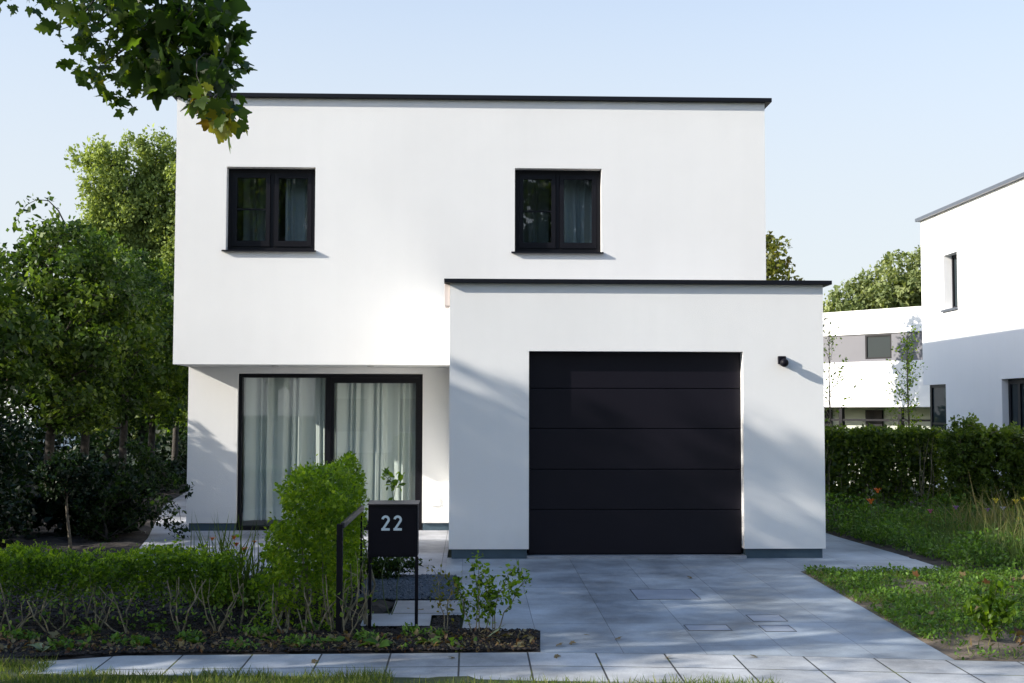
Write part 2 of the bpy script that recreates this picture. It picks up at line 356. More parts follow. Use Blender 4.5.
sheet('planting_bed', [(-8, 8.6), (-3.0, 8.90), (-2.46, 9.09), (-1.46, 9.11), (.53, 9.135), (.575, 9.985), (-.075, 9.985), (-.075, 10.56), (-.30, 10.56),
                       (-.30, 10.08), (-.87, 10.1), (-.64, 11.29), (-1.03, 12.0), (-1.1, 12.75), (-3.32, 12.78), (-3.77, 14.0), (-4.17, 16.4), (-5.32, 22), (-5.95, 27), (-6.3, 30), (-12, 30), (-12, 8.6)],
      -.008, M['soil'], .16, .06)
sheet('gravel_bed', [(-1.05, 11.31), (-.12, 11.31), (-.12, 12.76), (-1.05, 12.76)], .0, M['gravel_bed'])
sheet('stepping_slabs', [(-.655, 10.66), (-.055, 10.66), (-.055, 11.28), (-.655, 11.28)], .016, M['slab'])
sheet('stepping_slabs', [(-.87, 10.1), (-.315, 10.1), (-.315, 10.57), (-.06, 10.57), (-.06, 10.64), (-.87, 10.64)], .016, M['slab'])
sheet('lawn', [(3.40, 8.80), (3.9, 8.74), (12, 7.7), (12, 12.93), (5.1, 13.03), (3.43, 13.12)], -.010, M['earth'], .2, .05)
sheet('flower_border', [(5.03, 12.96), (12, 12.9), (12, 25), (4.72, 25), (4.82, 16.4)], -.01, M['soil'], .25, .05)
sheet('grass_verge', [(-8, 7.3), (3.2, 7.3), (3.0, 7.9), (-.4, 8.36), (-3.0, 8.52), (-3.2, 8.8), (-8, 8.55)], .01, M['turf'], .2, .03)
sheet('kerb', [(-60, 7.1), (60, 7.1), (60, 7.3), (-60, 7.3)], .06, M['slab'])
# inspection covers let into the driveway: thin frames
def cover(x0, x1, y0, y1, lab):
    t = thing('inspection_cover', lab, 'cover', ((x0 + x1) / 2, (y0 + y1) / 2, gz((y0 + y1) / 2)), 0, 'covers let into the driveway tiles')
    t.rotation_euler = (math.atan(.0197), 0, 0)
    w, h = (x1 - x0) / 2, (y1 - y0) / 2; f = MB()
    for a in ((-w, w, -h, -h + .008), (-w, w, h - .008, h), (-w, -w + .008, -h + .008, h - .008), (w - .008, w, -h + .008, h - .008)):
        f.box(a[0], a[1], a[2], a[3], -.01, .004)
    f.build('frame', M['iron'], t)
    MB().box(-w + .008, w - .008, -h + .008, h - .008, -.01, .002).build('lid', M['drive_lid'], t)
M['drive_lid'] = mat('tile_lid', (.25, .28, .33), .55, .2, 60, .1, 3)
cover(1.52, 2.10, 11.38, 11.95, 'wide square tiled cover in the driveway nearest the garage door')
cover(1.73, 2.08, 9.93, 10.17, 'small faint tiled cover in the driveway left of the two stacked ones')
cover(2.33, 2.62, 10.31, 10.60, 'dark rimmed tiled cover, upper of two at the driveway right side')
cover(2.33, 2.58, 9.88, 10.14, 'thin rimmed tiled cover, lower of two at the driveway right side')

# ------------------------------------------------------------------ main house
XL, XR, XGL, XGR = -3.877, 3.929, -.232, 4.010
YU, YG, YR, YB = 16.437, 14.064, 17.36, 26.5
ZT, ZG, ZO, ZW = 5.776, 3.087, 2.251, .108
house = thing('modern_house', 'white flat roofed two storey house with black garage door behind the driveway', 'house', (0, 16.4, 0))
H = Matrix.Translation((0, -16.4, 0))
def part(mb, name, m, parent=house, bevel=0, smooth=False): return mb.xf(H).build(name, m, parent, bevel, smooth)
W1 = (-3.215, -2.052, 3.752, 4.858); W2 = (.583, 1.737, 3.752, 4.87)
w = MB().wall(XL, XR, ZO, ZT, YU, YU + .3, [W1, W2])
w.box(XL, XL + .3, YU + .3, YB, ZO, ZT); w.box(XR - .3, XR, YU + .3, YB, ZO, ZT); w.box(XL + .3, XR - .3, YB - .3, YB, ZO, ZT)
w.box(XL + .3, XR - .3, YU + .3, YB - .3, ZT - .3, ZT - .04); w.box(XL + .3, XR - .3, YU + .3, YB - .3, ZO, ZO + .3)
part(w, 'upper_wall', M['stucco'])
DR = (-3.2, -.657, .0, 2.160)
w = MB().wall(XL, XGL, ZW, ZO - .003, YR, YR + .3, [(DR[0], DR[1], ZW, DR[3])])
w.box(XL, XL + .3, YR + .3, YB, ZW, ZO - .003); w.box(XR - .3, XR, YR + .3, YB, ZW, ZO - .003); w.box(XL + .3, XR - .3, YB - .3, YB, ZW, ZO - .003)
part(w, 'ground_floor_wall', M['stucco'])
GD = (.661, 3.088, .03, 2.325)
w = MB().wall(XGL, XGR, ZW, ZG, YG, YG + .3, [(GD[0], GD[1], ZW, GD[3])])
w.box(XGL, XGL + .3, YG + .3, YU + 3, ZW, ZG); w.box(XGR - .3, XGR, YG + .3, YU + 3, ZW, ZG)
w.box(XGL + .3, XGR - .3, YG + .3, YU - .003, ZG - .25, ZG - .03)
part(w, 'garage_wall', M['stucco'])
def ring(x0, x1, y0, y1, z0, z1, w=.32):
    m = MB(); m.box(x0, x1, y0, y0 + w, z0, z1); m.box(x0, x1, y1 - w, y1, z0, z1); m.box(x0, x0 + w, y0 + w, y1 - w, z0, z1); m.box(x1 - w, x1, y0 + w, y1 - w, z0, z1); return m
part(ring(XL - .06, XR + .085, YU - .065, YB + .06, ZT + .001, ZT + .055), 'roof_coping', M['coping'], bevel=.004)
r = MB().box(XGL - .065, XGR + .09, YG - .065, YG + .3, ZG + .001, ZG + .047); r.box(XGL - .065, XGL + .3, YG + .3, YU - .002, ZG + .001, ZG + .047)
r.box(XGR - .3, XGR + .09, YG + .3, YU + 3, ZG + .001, ZG + .047)
part(r, 'garage_coping', M['coping'], bevel=.004)
part(MB().box(XGL + .3, XGR - .3, YG + .3, YU - .002, ZG - .03, ZG - .01), 'garage_roof', M['grey_panel'])
p = MB().box(XGL + .03, GD[0] - .02, YG + .03, YG + .3, -.2, ZW); p.box(GD[1] + .02, XGR - .03, YG + .03, YG + .3, -.2, ZW)
p.box(XGL + .03, XGL + .3, YG + .3, YR + .02, -.2, ZW); p.box(XGR - .3, XGR - .03, YG + .3, YB, -.2, ZW)
p.box(XL + .03, DR[0] - .01, YR + .03, YR + .3, -.2, ZW); p.box(DR[1] + .01, XGL + .03, YR + .031, YR + .3, -.2, ZW); p.box(XL + .03, XL + .3, YR + .3, YB, -.2, ZW)
part(p, 'plinth', M['plinth'])
part(MB().box(GD[0] - .02, GD[1] + .02, YG - .02, YG + .3, -.1, .03), 'threshold', M['slab'])
# interior floors and back rooms so windows look into rooms
fl = MB().box(XL + .3, XR - .3, YR + .3, YB - .3, -.1, .04); part(fl, 'floor', M['room'])
part(MB().box(XL + .3, XR - .3, 20.5, 20.62, .04, ZO - .01).box(XL + .3, XR - .3, 19.6, 19.7, ZO + .31, ZT - .31).box(-.4, -.3, YU + .31, 19.6, ZO + .31, ZT - .31), 'inner_wall', M['room'])

def window(Wn, screen):
    x0, x1, z0, z1 = Wn; y = YU + .13; e = .004
    fr = MB(); fr.frame(x0 + e, x1 - e, z0 + e, z1 - e, y, y + .07, .055, .06, .06)
    xm = (x0 + x1) / 2; fr.box(xm - .025, xm + .025, y, y + .07, z0 + .064, z1 - .064)
    f = part(fr, 'window_frame', M['black'], bevel=.003)
    for k, (a, b) in enumerate(((x0 + .062, xm - .028), (xm + .028, x1 - .062))):
        s = MB().frame(a, b, z0 + .067, z1 - .067, y - .012, y + .05, .055, .055, .075); so_ = part(s, 'sash', M['black'], bevel=.003)
        part(MB().box(a + .055, b - .055, y + .02, y + .026, z0 + .142, z1 - .122), 'pane', M['glass_up'], so_)
        if k == 0:
            part(MB().box(a + .055, b - .055, y - .008, y + .006, 4.305, 4.322), 'screen_bar', M['black'], so_)
    s = MB(); s.add([(x0 - .045, YU - .045, z0 - .022), (x1 + .02, YU - .045, z0 - .022), (x1 + .02, y, z0 - .002), (x0 - .045, y, z0 - .002),
                     (x0 - .045, YU - .045, z0 - .002), (x1 + .02, YU - .045, z0 - .002), (x1 + .02, y - .001, z0 + .008), (x0 - .045, y - .001, z0 + .008)],
                    [(0, 3, 2, 1), (4, 5, 6, 7), (0, 1, 5, 4), (1, 2, 6, 5), (2, 3, 7, 6), (3, 0, 4, 7)])
    part(s, 'window_sill', M['coping'])
window(W1, True); window(W2, True)
# sliding glass door
x0, x1, z0, z1 = DR; y = YR + .06
part(MB().frame(x0 + .004, x1 - .004, -.05, z1 - .004, y, y + .14, .045, .05, .11), 'door_frame', M['black'], bevel=.003)
part(MB().box(-2.0, -1.93, y + .01, y + .12, .06, z1 - .054), 'mullion', M['black'])
part(MB().frame(-1.935, x1 - .05, .062, z1 - .055, y + .02, y + .075, .05, .072, .06), 'sliding_sash', M['black'], bevel=.003)
part(MB().box(x0 + .05, -2.0, y + .05, y + .056, .06, z1 - .054), 'fixed_pane', M['glass'])
part(MB().box(-1.885, x1 - .1, y + .04, y + .046, .122, z1 - .127), 'sliding_pane', M['glass'])
# soffit downlights, vent, overflow, lamp
for xx in (-2.615, -1.34):
    part(MB().tube([(xx, YU + .42, ZO + .002), (xx, YU + .42, ZO - .012)], .045, 20), 'downlight', M['steel'])
part(MB().box(-.52, -.41, YR - .012, YR + .01, .335, .45), 'wall_vent', M['white_plastic'], bevel=.003)
of = MB().box(XGL - .062, XGL - .002, YG + .05, YG + .17, 2.835, ZG - .002).box(XGL - .054, XGL - .01, YG + .06, YG + .16, 2.815, 2.835)
part(of, 'overflow_outlet', M['pinkwhite'], bevel=.004)
lx, lz = 3.533, 2.215
part(MB().box(lx - .05, lx + .035, YG - .055, YG - .001, lz - .03, lz + .06), 'wall_lamp', M['box'], bevel=.006)
lampo = house.children[-1]
import bmesh
def sphere_mb(c, r, n=12, sz=1):
    b = bmesh.new(); bmesh.ops.create_uvsphere(b, u_segments=n * 2, v_segments=n, radius=r)
    m = MB(); m.add([(v.co.x + c[0], v.co.y + c[1], v.co.z * sz + c[2]) for v in b.verts], [tuple(v.index for v in f.verts) for f in b.faces]); b.free(); return m
part(sphere_mb((lx + .005, YG - .088, lz - .018), .048), 'sensor_head', M['box'], lampo, smooth=True)
# garage door: five panels with grooves, last one thinner
zs = [.035, .536, .99, 1.451, 1.907, 2.322]
gd = part(MB().box(GD[0] + .002, GD[1] - .002, YG + .17, YG + .2, GD[2], GD[3] - .002), 'garage_door', M['door'])
for a, b in zip(zs, zs[1:]):
    part(MB().box(GD[0] + .004, GD[1] - .004, YG + .13, YG + .168, a + .004, b - .004), 'door_panel', M['door'], gd, bevel=.005)
part(MB().box(GD[0] + .002, GD[1] - .002, YG + .125, YG + .2, GD[2] - .025, GD[2] + .003), 'door_seal', M['black'], gd)

# curtains
def curtain(name, label, x0, x1, z0, z1, y, amp, m, folds, grp):
    n = int((x1 - x0) * 90); xs = np.linspace(x0, x1, n); ph = rng.random(6) * 6.3
    u = (xs - x0) * folds
    u = u + .35 * np.sin(u * .37 * 6.28 + ph[1])
    d = amp * (np.sin(6.28 * u + ph[0]) + .35 * np.sin(6.28 * 2.1 * u + ph[2]) + .5 * np.sin(6.28 * .43 * u + ph[3]))
    V = []; nz = 10
    for j in range(nz + 1):
        t = j / nz; zz = z0 + (z1 - z0) * t; k = 1.15 - .5 * t ** 3
        for i in range(n): V.append((xs[i] + .01 * math.sin(3 * t + u[i]) * (1 - t), y + d[i] * k, zz))
    V = np.array(V); F = [(j * n + i, j * n + i + 1, (j + 1) * n + i + 1, (j + 1) * n + i) for j in range(nz) for i in range(n - 1)]
    mb = MB(); mb.v = [tuple(v) for v in V]; mb.f = F
    o = mb.build(name, m, smooth=True); tag(o, label, 'curtain', grp)
g = 'sheer curtains behind the glass'
curtain('curtain', 'pale sheer curtain behind left pane of the ground floor glass door', -3.14, -2.03, .13, 2.13, YR + .24, .04, M['curtain'], 6.5, g)
curtain('curtain', 'pale sheer curtain behind right pane of the glass door near the letterbox', -1.95, -.72, .13, 2.09, YR + .24, .035, M['curtain'], 8, g)
curtain('curtain', 'dim curtain behind right sash of the upper left window', -2.5, -2.08, 3.72, 4.95, YU + .42, .03, M['curtain_dim'], 9, g)
curtain('curtain', 'dim curtain behind left sash of the upper left window', -3.17, -2.66, 3.72, 4.95, YU + 1.0, .03, M['curtain_dim'], 8, g)
curtain('curtain', 'dim curtain behind right sash of the upper right window', 1.22, 1.70, 3.72, 4.95, YU + .42, .035, M['curtain_dim'], 11, g)
curtain('curtain', 'dim curtain behind left sash of the upper right window', .63, 1.1, 3.72, 4.95, YU + 1.0, .03, M['curtain_dim'], 8, g)

# ------------------------------------------------------------------ neighbour house on the right
XN, YN = 9.83, 26.85
nb = thing('neighbour_house', 'white cubic house cut off by the right edge of the picture', 'house', (XN, YN, 0))
# its side wall faces left; build it in a local frame: local x runs towards the street, local y into the house
NB = Matrix.Rotation(R(-90), 4, 'Z')
def npart(mb, name, m, parent=nb, bevel=0): return mb.xf(NB).build(name, m, parent, bevel)
def ly(y): return YN - y
uw = (ly(25.56), ly(24.84), 3.76, 4.89); dw = (ly(22.83), ly(20.6), .06, 2.255); cw = (.42, ly(25.56), .9, 2.22)
npart(MB().wall(0, 11, 2.222, 5.80, 0, .3, [uw, (dw[0], dw[1], 2.222, 2.255)]).box(0, .3, .3, 7, 2.222, 5.8).box(10.7, 11, .3, 7, 2.222, 5.8).box(.3, 10.7, .3, 6.7, 5.4, 5.7).box(.3, 10.7, .3, 6.7, 2.222, 2.4).box(.3, 10.7, 6.7, 7, 2.222, 5.8), 'upper_wall', M['stucco_far'])
npart(MB().wall(cw[1], 11, -.3, 2.222, 0, .3, [(dw[0], dw[1], .06, 2.222)]).box(cw[1], 10.9, 6.5, 6.8, -.3, 2.219).box(10.6, 10.9, .3, 6.5, -.3, 2.219), 'lower_wall', M['stucco_far'])
npart(MB().box(.36, cw[1], .01, .3, -.3, .85).box(.36, .6, .3, 6.5, -.3, .85), 'window_breast', M['stucco_far'])
npart(MB().box(.36, .46, .012, .1, .85, 2.219).box(.46, cw[1], .015, .07, .85, .92).box(.46, cw[1], .015, .07, 2.16, 2.219).box(.46, cw[1], .02, .05, 1.38, 1.42), 'corner_window_frame', M['black'])
npart(MB().box(.46, cw[1], .04, .046, .92, 2.16), 'corner_window_pane', M['glass_far'])
npart(MB().box(-.09, 11.1, -.09, .2, 5.803, 5.87).box(-.09, .2, .2, 7.1, 5.803, 5.87), 'roof_coping', M['coping_grey'])
wf = npart(MB().frame(uw[0] + .002, uw[1] - .002, uw[2] + .002, uw[3] - .002, .17, .24, .06), 'window_frame', M['black'])
npart(MB().box(uw[0] + .07, uw[1] - .07, .2, .206, uw[2] + .07, uw[3] - .07), 'pane', M['glass_far'], wf)
npart(MB().box(uw[0] - .08, uw[1] + .01, -.05, .2, uw[2] - .045, uw[2] - .004), 'window_sill', M['coping_grey'])
wf = npart(MB().frame(dw[0] + .005, dw[1] - .005, dw[2], dw[3] - .004, .12, .2, .09).box(dw[0] + .4, dw[0] + .5, .12, .2, dw[2] + .09, dw[3] - .094), 'door_frame', M['coping'])
npart(MB().box(dw[0] + .095, dw[1] - .095, .15, .156, dw[2] + .09, dw[3] - .094), 'pane', M['glass_far'], wf)
npart(MB().box(dw[0], dw[1], .08, .12, 1.1, 1.14), 'balustrade_rail', M['steel'])

# ------------------------------------------------------------------ low white house at the back
fa = math.atan2(-.78, .625)       # facade direction, local x runs to the right in view
fh = thing('low_house', 'low white house with a grey window band seen past the garage', 'house', (12.252, 38., -.9), fa)
# local x = -s ; local y away from the viewer
F0, F1 = -6., 7.
def fpart(mb, name, m, parent=fh): return mb.xf(Matrix.Translation((0, 0, .9))).build(name, m, parent)
fpart(MB().box(F0, F1, 0, 6, 1.79, 3.185).box(F0, F1, 0, 6, 4.035, 4.78), 'wall', M['stucco_far'])
fpart(MB().wall(F0 + .01, F1 - .01, 3.19, 4.03, .05, .3, [(-.17, .75, 3.26, 4.0)]).box(F0 + .01, F1 - .01, 5.6, 5.9, 3.19, 4.03), 'grey_band', M['grey_panel'])
wf = fpart(MB().frame(-.17, .75, 3.26, 4.0, .06, .12, .05), 'window_frame', M['black']); fpart(MB().box(-.12, .7, .09, .1, 3.31, 3.95), 'pane', M['glass_far'], wf)
fpart(MB().box(F0, F1, 1.2, 5.8, -.9, 1.785), 'ground_floor_wall', mat('pale_green_render', (.45, .48, .42), .9, .05))
for k in range(6):
    x = -5.4 + k * 2.1
    fpart(MB().box(x, x + .12, .1, .25, -.9, 1.788), 'post', M['black'])
fpart(MB().box(F0 + .1, F1 - .1, .12, .18, 1.36, 1.42), 'rail', M['black'])
fpart(MB().box(-5, -2.2, 1.1, 1.19, -.9, 1.7).box(-.9, -.3, 1.1, 1.19, -.9, 1.7), 'dark_opening', M['black'])
# white house glimpsed through the trees on the left, brick house and villa across the street (seen in the glass)
gh = thing('garden_house', 'white gabled house glimpsed through the dark trees at the left', 'house', (-17.5, 46, -.9))
MB().box(-2.6, 1.7, 0, 6, 0, 3.4).build('wall', M['stucco_far'], gh); MB().add([(-2.8, -.2, 3.402), (1.9, -.2, 3.402), (1.9, 6.2, 3.402), (-2.8, 6.2, 3.402), (-.4, -.2, 4.5), (-.4, 6.2, 4.5)], [(0, 1, 4), (2, 3, 5), (1, 2, 5, 4), (3, 0, 4, 5)]).build('roof', M['tile'], gh)
MB().box(-1.2, .4, -.02, .02, 1, 2.4).build('window', M['glass_far'], gh)
oh = thing('villa', 'white villa across the street reflected in the glass door', 'house', (-3.6, -19, -.14))
MB().wall(-3, 3.4, 0, 5.2, 0, .3, [(-2.3, -.8, .9, 2.3), (.6, 2.2, .9, 2.3), (-2.1, -1, 3.2, 4.4), (.8, 1.9, 3.2, 4.4)]).box(-3, -2.7, -6, 0, 0, 5.2).box(3.1, 3.4, -6, 0, 0, 5.2).build('wall', M['stucco_far'], oh)
MB().box(-3.2, 3.6, -6.2, .2, 5.2, 5.35).build('roof', M['grey_panel'], oh)
for a in ((-2.3, -.8, .9, 2.3), (.6, 2.2, .9, 2.3), (-2.1, -1, 3.2, 4.4), (.8, 1.9, 3.2, 4.4)): MB().box(a[0], a[1], .1, .12, a[2], a[3]).build('window', M['glass_far'], oh)

# ------------------------------------------------------------------ foliage
OVAL = (np.array([(0, 0, 0), (.32, .42, .07), (0, 1, -.05), (-.32, .42, .07)], float), [(0, 1, 2, 3)])
def maple_tpl():
    a = [(-90, .14), (-60, .42), (-38, .42), (-20, .66), (-6, .56), (6, .62), (18, .86), (28, .88), (44, .54), (62, .68), (74, .74), (84, .98), (90, 1.0)]
    pts = [(math.cos(R(t)) * r * .8, .35 + math.sin(R(t)) * r * .8, .07 * r - .12 * r * r) for t, r in a]
    pts = [(x, y_, z) for x, y_, z in pts] + [(-x, y_, z) for x, y_, z in pts[-2:0:-1]]
    P = np.array(pts); P[:, 1] -= P[:, 1].min(); return P, [tuple(range(len(P)))]
MAPLE = maple_tpl()
BROAD = (np.array([(0, 0, 0), (.22, .25, .06), (.27, .55, .08), (0, 1, -.12), (-.27, .55, .08), (-.22, .25, .06), (0, .5, 0)], float), [(0, 1, 2, 6), (2, 3, 6), (6, 3, 4), (6, 4, 5, 0)])

def leaves(name, C, size, tpl, m, parent=None, droop=0., up=.3, tint=None, dirs=None, jit=.35):
    """C: N x 3 leaf positions; random turns, a bias of the leaf plane towards the sky and of the tip downwards"""
    N = len(C); P, F = tpl; C = np.asarray(C, float)
    d = rng.normal(size=(N, 3)) if dirs is None else np.asarray(dirs) + rng.normal(size=(N, 3)) * .5
    d[:, 2] -= droop; d /= np.linalg.norm(d, axis=1, keepdims=True) + 1e-9
    nrm = rng.normal(size=(N, 3)); nrm[:, 2] += up * 3
    nrm -= (nrm * d).sum(1, keepdims=True) * d; nrm /= np.linalg.norm(nrm, axis=1, keepdims=True) + 1e-9
    sx = np.cross(d, nrm); s = size * (1 + jit * rng.normal(size=(N, 1))).clip(.4, 1.8)
    V = C[:, None, :] + s[:, :, None] * (P[None, :, 0:1] * sx[:, None, :] + P[None, :, 1:2] * d[:, None, :] + P[None, :, 2:3] * nrm[:, None, :])
    k = len(P); V = V.reshape(-1, 3)
    base = np.concatenate([np.array(f) for f in F]); tot = np.array([len(f) for f in F])
    loops = (base[None, :] + (np.arange(N) * k)[:, None]).ravel(); totals = np.tile(tot, N); starts = np.concatenate([[0], np.cumsum(totals)[:-1]])
    t = (rng.random(N) if tint is None else np.clip(tint, 0, 1)); t = np.repeat(t, len(F))
    if parent is not None:
        V = V - np.array(parent.matrix_basis.translation)
    return mesh_np(name, V, loops, starts, totals, m, parent, t)

def in_poly(p, poly):
    x, y = p; c = False; j = len(poly) - 1
    for i in range(len(poly)):
        if (poly[i][1] > y) != (poly[j][1] > y) and x < (poly[j][0] - poly[i][0]) * (y - poly[i][1]) / (poly[j][1] - poly[i][1]) + poly[i][0]: c = not c
        j = i
    return c
def path(a, b, n=5, w=.1):
    a, b = np.array(a, float), np.array(b, float); L = np.linalg.norm(b - a); o = rng.normal(size=3) * w * L
    return [tuple(a + (b - a) * t + o * math.sin(math.pi * t) + rng.normal(size=3) * .015 * L * (0 < t < 1)) for t in np.linspace(0, 1, n)]

def sample_shape(kind, c, r, n):
    c, r = np.array(c, float), np.array(r, float)
    if kind == 'ball':
        q = rng.normal(size=(n, 3)); q /= np.linalg.norm(q, axis=1, keepdims=True); q *= rng.random((n, 1)) ** .38
    elif kind == 'box':
        q = rng.random((n, 3)) * 2 - 1; q = np.sign(q) * np.abs(q) ** .8
    elif kind == 'cone':
        h = rng.random(n) ** 1.5; a = rng.random(n) * 6.283; rr = (1 - h) ** .75 * rng.random(n) ** .35
        q = np.stack([np.cos(a) * rr, np.sin(a) * rr, h * 2 - 1], 1)
    return c + q * r

def tree(name, label, cat, base, height, shape, cc, cr, clumps, per, crad, lsize, lm, trunk_r=.1, group=None, tpl=OVAL, bark='bark', limbs=18, droop=0., up=.3, zsq=.7, trunk_top=None, lean=(0, 0), tintbias=0, extra=None):
    t = thing(name, label, cat, base, 0, group); b = np.array(base, float)
    C = sample_shape(shape, cc, cr, clumps)
    if extra is not None: C = np.concatenate([C, extra])
    mb = MB(); tt = trunk_top or (cc[2] + cr[2] * .45)
    tp = [(base[0] + lean[0] * k + .03 * math.sin(5 * k + base[0]), base[1] + lean[1] * k, base[2] - .1 + (tt - base[2] + .1) * k) for k in np.linspace(0, 1, 8)]
    mb.tube(tp, [trunk_r * (1.25 - .25 * min(1, i)) * (1 - .75 * (i / 7) ** 1.6) for i in range(8)], 8)
    tpa = np.array(tp)
    idx = rng.permutation(len(C))[:limbs]; ends = []
    for i in idx:
        e = C[i]; zz = min(max(e[2] - .35 * np.linalg.norm(e[:2] - b[:2]) - .2, cc[2] - cr[2] * .95), tt)
        k = np.interp(zz, tpa[:, 2], np.arange(8)); s = np.array([np.interp(k, np.arange(8), tpa[:, q]) for q in range(3)])
        P = path(s, e, 6, .08); r0 = trunk_r * .42 * (1 - .06 * k); mb.tube(P, [r0 * (1 - .85 * j / 5) for j in range(6)], 5); ends += P[2:]
    E_ = np.array(ends)
    for c in C:
        j = np.argmin(((E_ - c) ** 2).sum(1)); mb.tube(path(E_[j], c, 4, .1), [trunk_r * .09 + .003, trunk_r * .06 + .003, .004, .002], 3, False)
    mb.v = [tuple(np.array(v) - b) for v in mb.v]
    mb.build('trunk', M[bark], t, smooth=True)
    n = len(C); q = rng.normal(size=(n, per, 3)); q /= np.linalg.norm(q, axis=2, keepdims=True)
    q *= (rng.random((n, per, 1)) ** .5) * crad * (.6 + .8 * rng.random((n, 1, 1))); q[:, :, 2] *= zsq
    P = (C[:, None, :] + q).reshape(-1, 3)
    ct = np.repeat(rng.random(n), per) * .55 + rng.random(n * per) * .45 + tintbias
    leaves('crown', P, lsize, tpl, M[lm], t, droop, up, ct)
    return t

# row of clipped trees along the left boundary
ord_ = ['nearest the picture edge, mostly cut off', 'on the thickest left trunk', 'second trunk from the left', 'third trunk, dark and straight', 'fourth trunk, thin, by the gap of light', 'last before the house wall']
spots = [(-8.05, 19.9), (-7.42, 22.4), (-7.5, 24.7), (-7.5, 27.4), (-7.5, 29.8), (-7.6, 32.6)]
for i, (x, y) in enumerate(spots):
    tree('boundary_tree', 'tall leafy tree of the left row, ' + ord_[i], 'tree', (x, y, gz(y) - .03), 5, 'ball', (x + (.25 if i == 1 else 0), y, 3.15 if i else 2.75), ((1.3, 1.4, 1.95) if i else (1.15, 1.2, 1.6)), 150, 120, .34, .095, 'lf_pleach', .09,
         'trees in a row along the left boundary', limbs=26, droop=.3, tintbias=.02 + .07 * i)  # tint rises along the row: sunlight on the farther crowns painted into the leaves
row_tree = [o for o in COL.objects if o.get('label', '').endswith('on the thickest left trunk')][0]
SP = np.array([(-7.2, 22.4, 4.9), (-7.35, 22.4, 5.2), (-7.53, 22.4, 5.38), (-7.74, 22.4, 5.4), (-7.92, 22.4, 5.3), (-8.06, 22.4, 5.1), (-8.04, 22.4, 4.92)])
MB().tube([tuple(p - np.array(row_tree.location)) for p in SP], [.015, .012, .01, .008, .006, .005, .003], 4).build('shoot', M['bark'], row_tree)
leaves('shoot_leaves', np.repeat(SP[1:], 9, 0) + rng.normal(size=(54, 3)) * .07, .12, OVAL, M['lf_pleach'], row_tree, .5, .2)
# shade trees standing outside the picture on the left
sh = [(-10.2, 11.6, 3.9, 1.75, 2.6, 260, 'round shade tree left of the driveway, outside the picture'),
      (-11.5, 9.4, 5.0, 1.9, 3.4, 210, 'taller thin shade tree left of the driveway, outside the picture'),
      (-11.6, 7.0, 4.4, 1.8, 2.9, 105, 'broad street tree far left by the road, outside the picture'),
      (-16.5, 7.6, 6.2, 2.4, 3.4, 60, 'tall street tree behind the others, outside the picture'),
      (-13.2, 18.6, 2.8, 1.9, 2.3, 140, 'garden tree beyond the boundary row, nearest the street, outside the picture'),
      (-13.4, 22.4, 2.8, 2.2, 2.5, 140, 'garden tree beyond the boundary row, in the middle, outside the picture'),
      (-13.4, 26.6, 2.8, 2.2, 2.4, 140, 'garden tree beyond the boundary row, farthest back, outside the picture')]
for x, y, cz, r, rz, n, lab in sh:
    tree('street_tree', lab, 'tree', (x, y, gz(y) - .03), 7, 'ball', (x, y, cz), (r, r, rz), n, 60, .45, .15, 'lf_pleach', .13, 'shade trees on the left', limbs=22, droop=.2)
tree('tall_shrub', 'tall dense shrub at the left, outside the picture', 'shrub', (-7.9, 16.2, gz(15.7) - .02), 3, 'box', (-7.9, 16.2, 1.4), (1.1, 1.1, 1.4), 460, 80, .28, .1, 'lf_dark', .05, bark='bark', limbs=14)
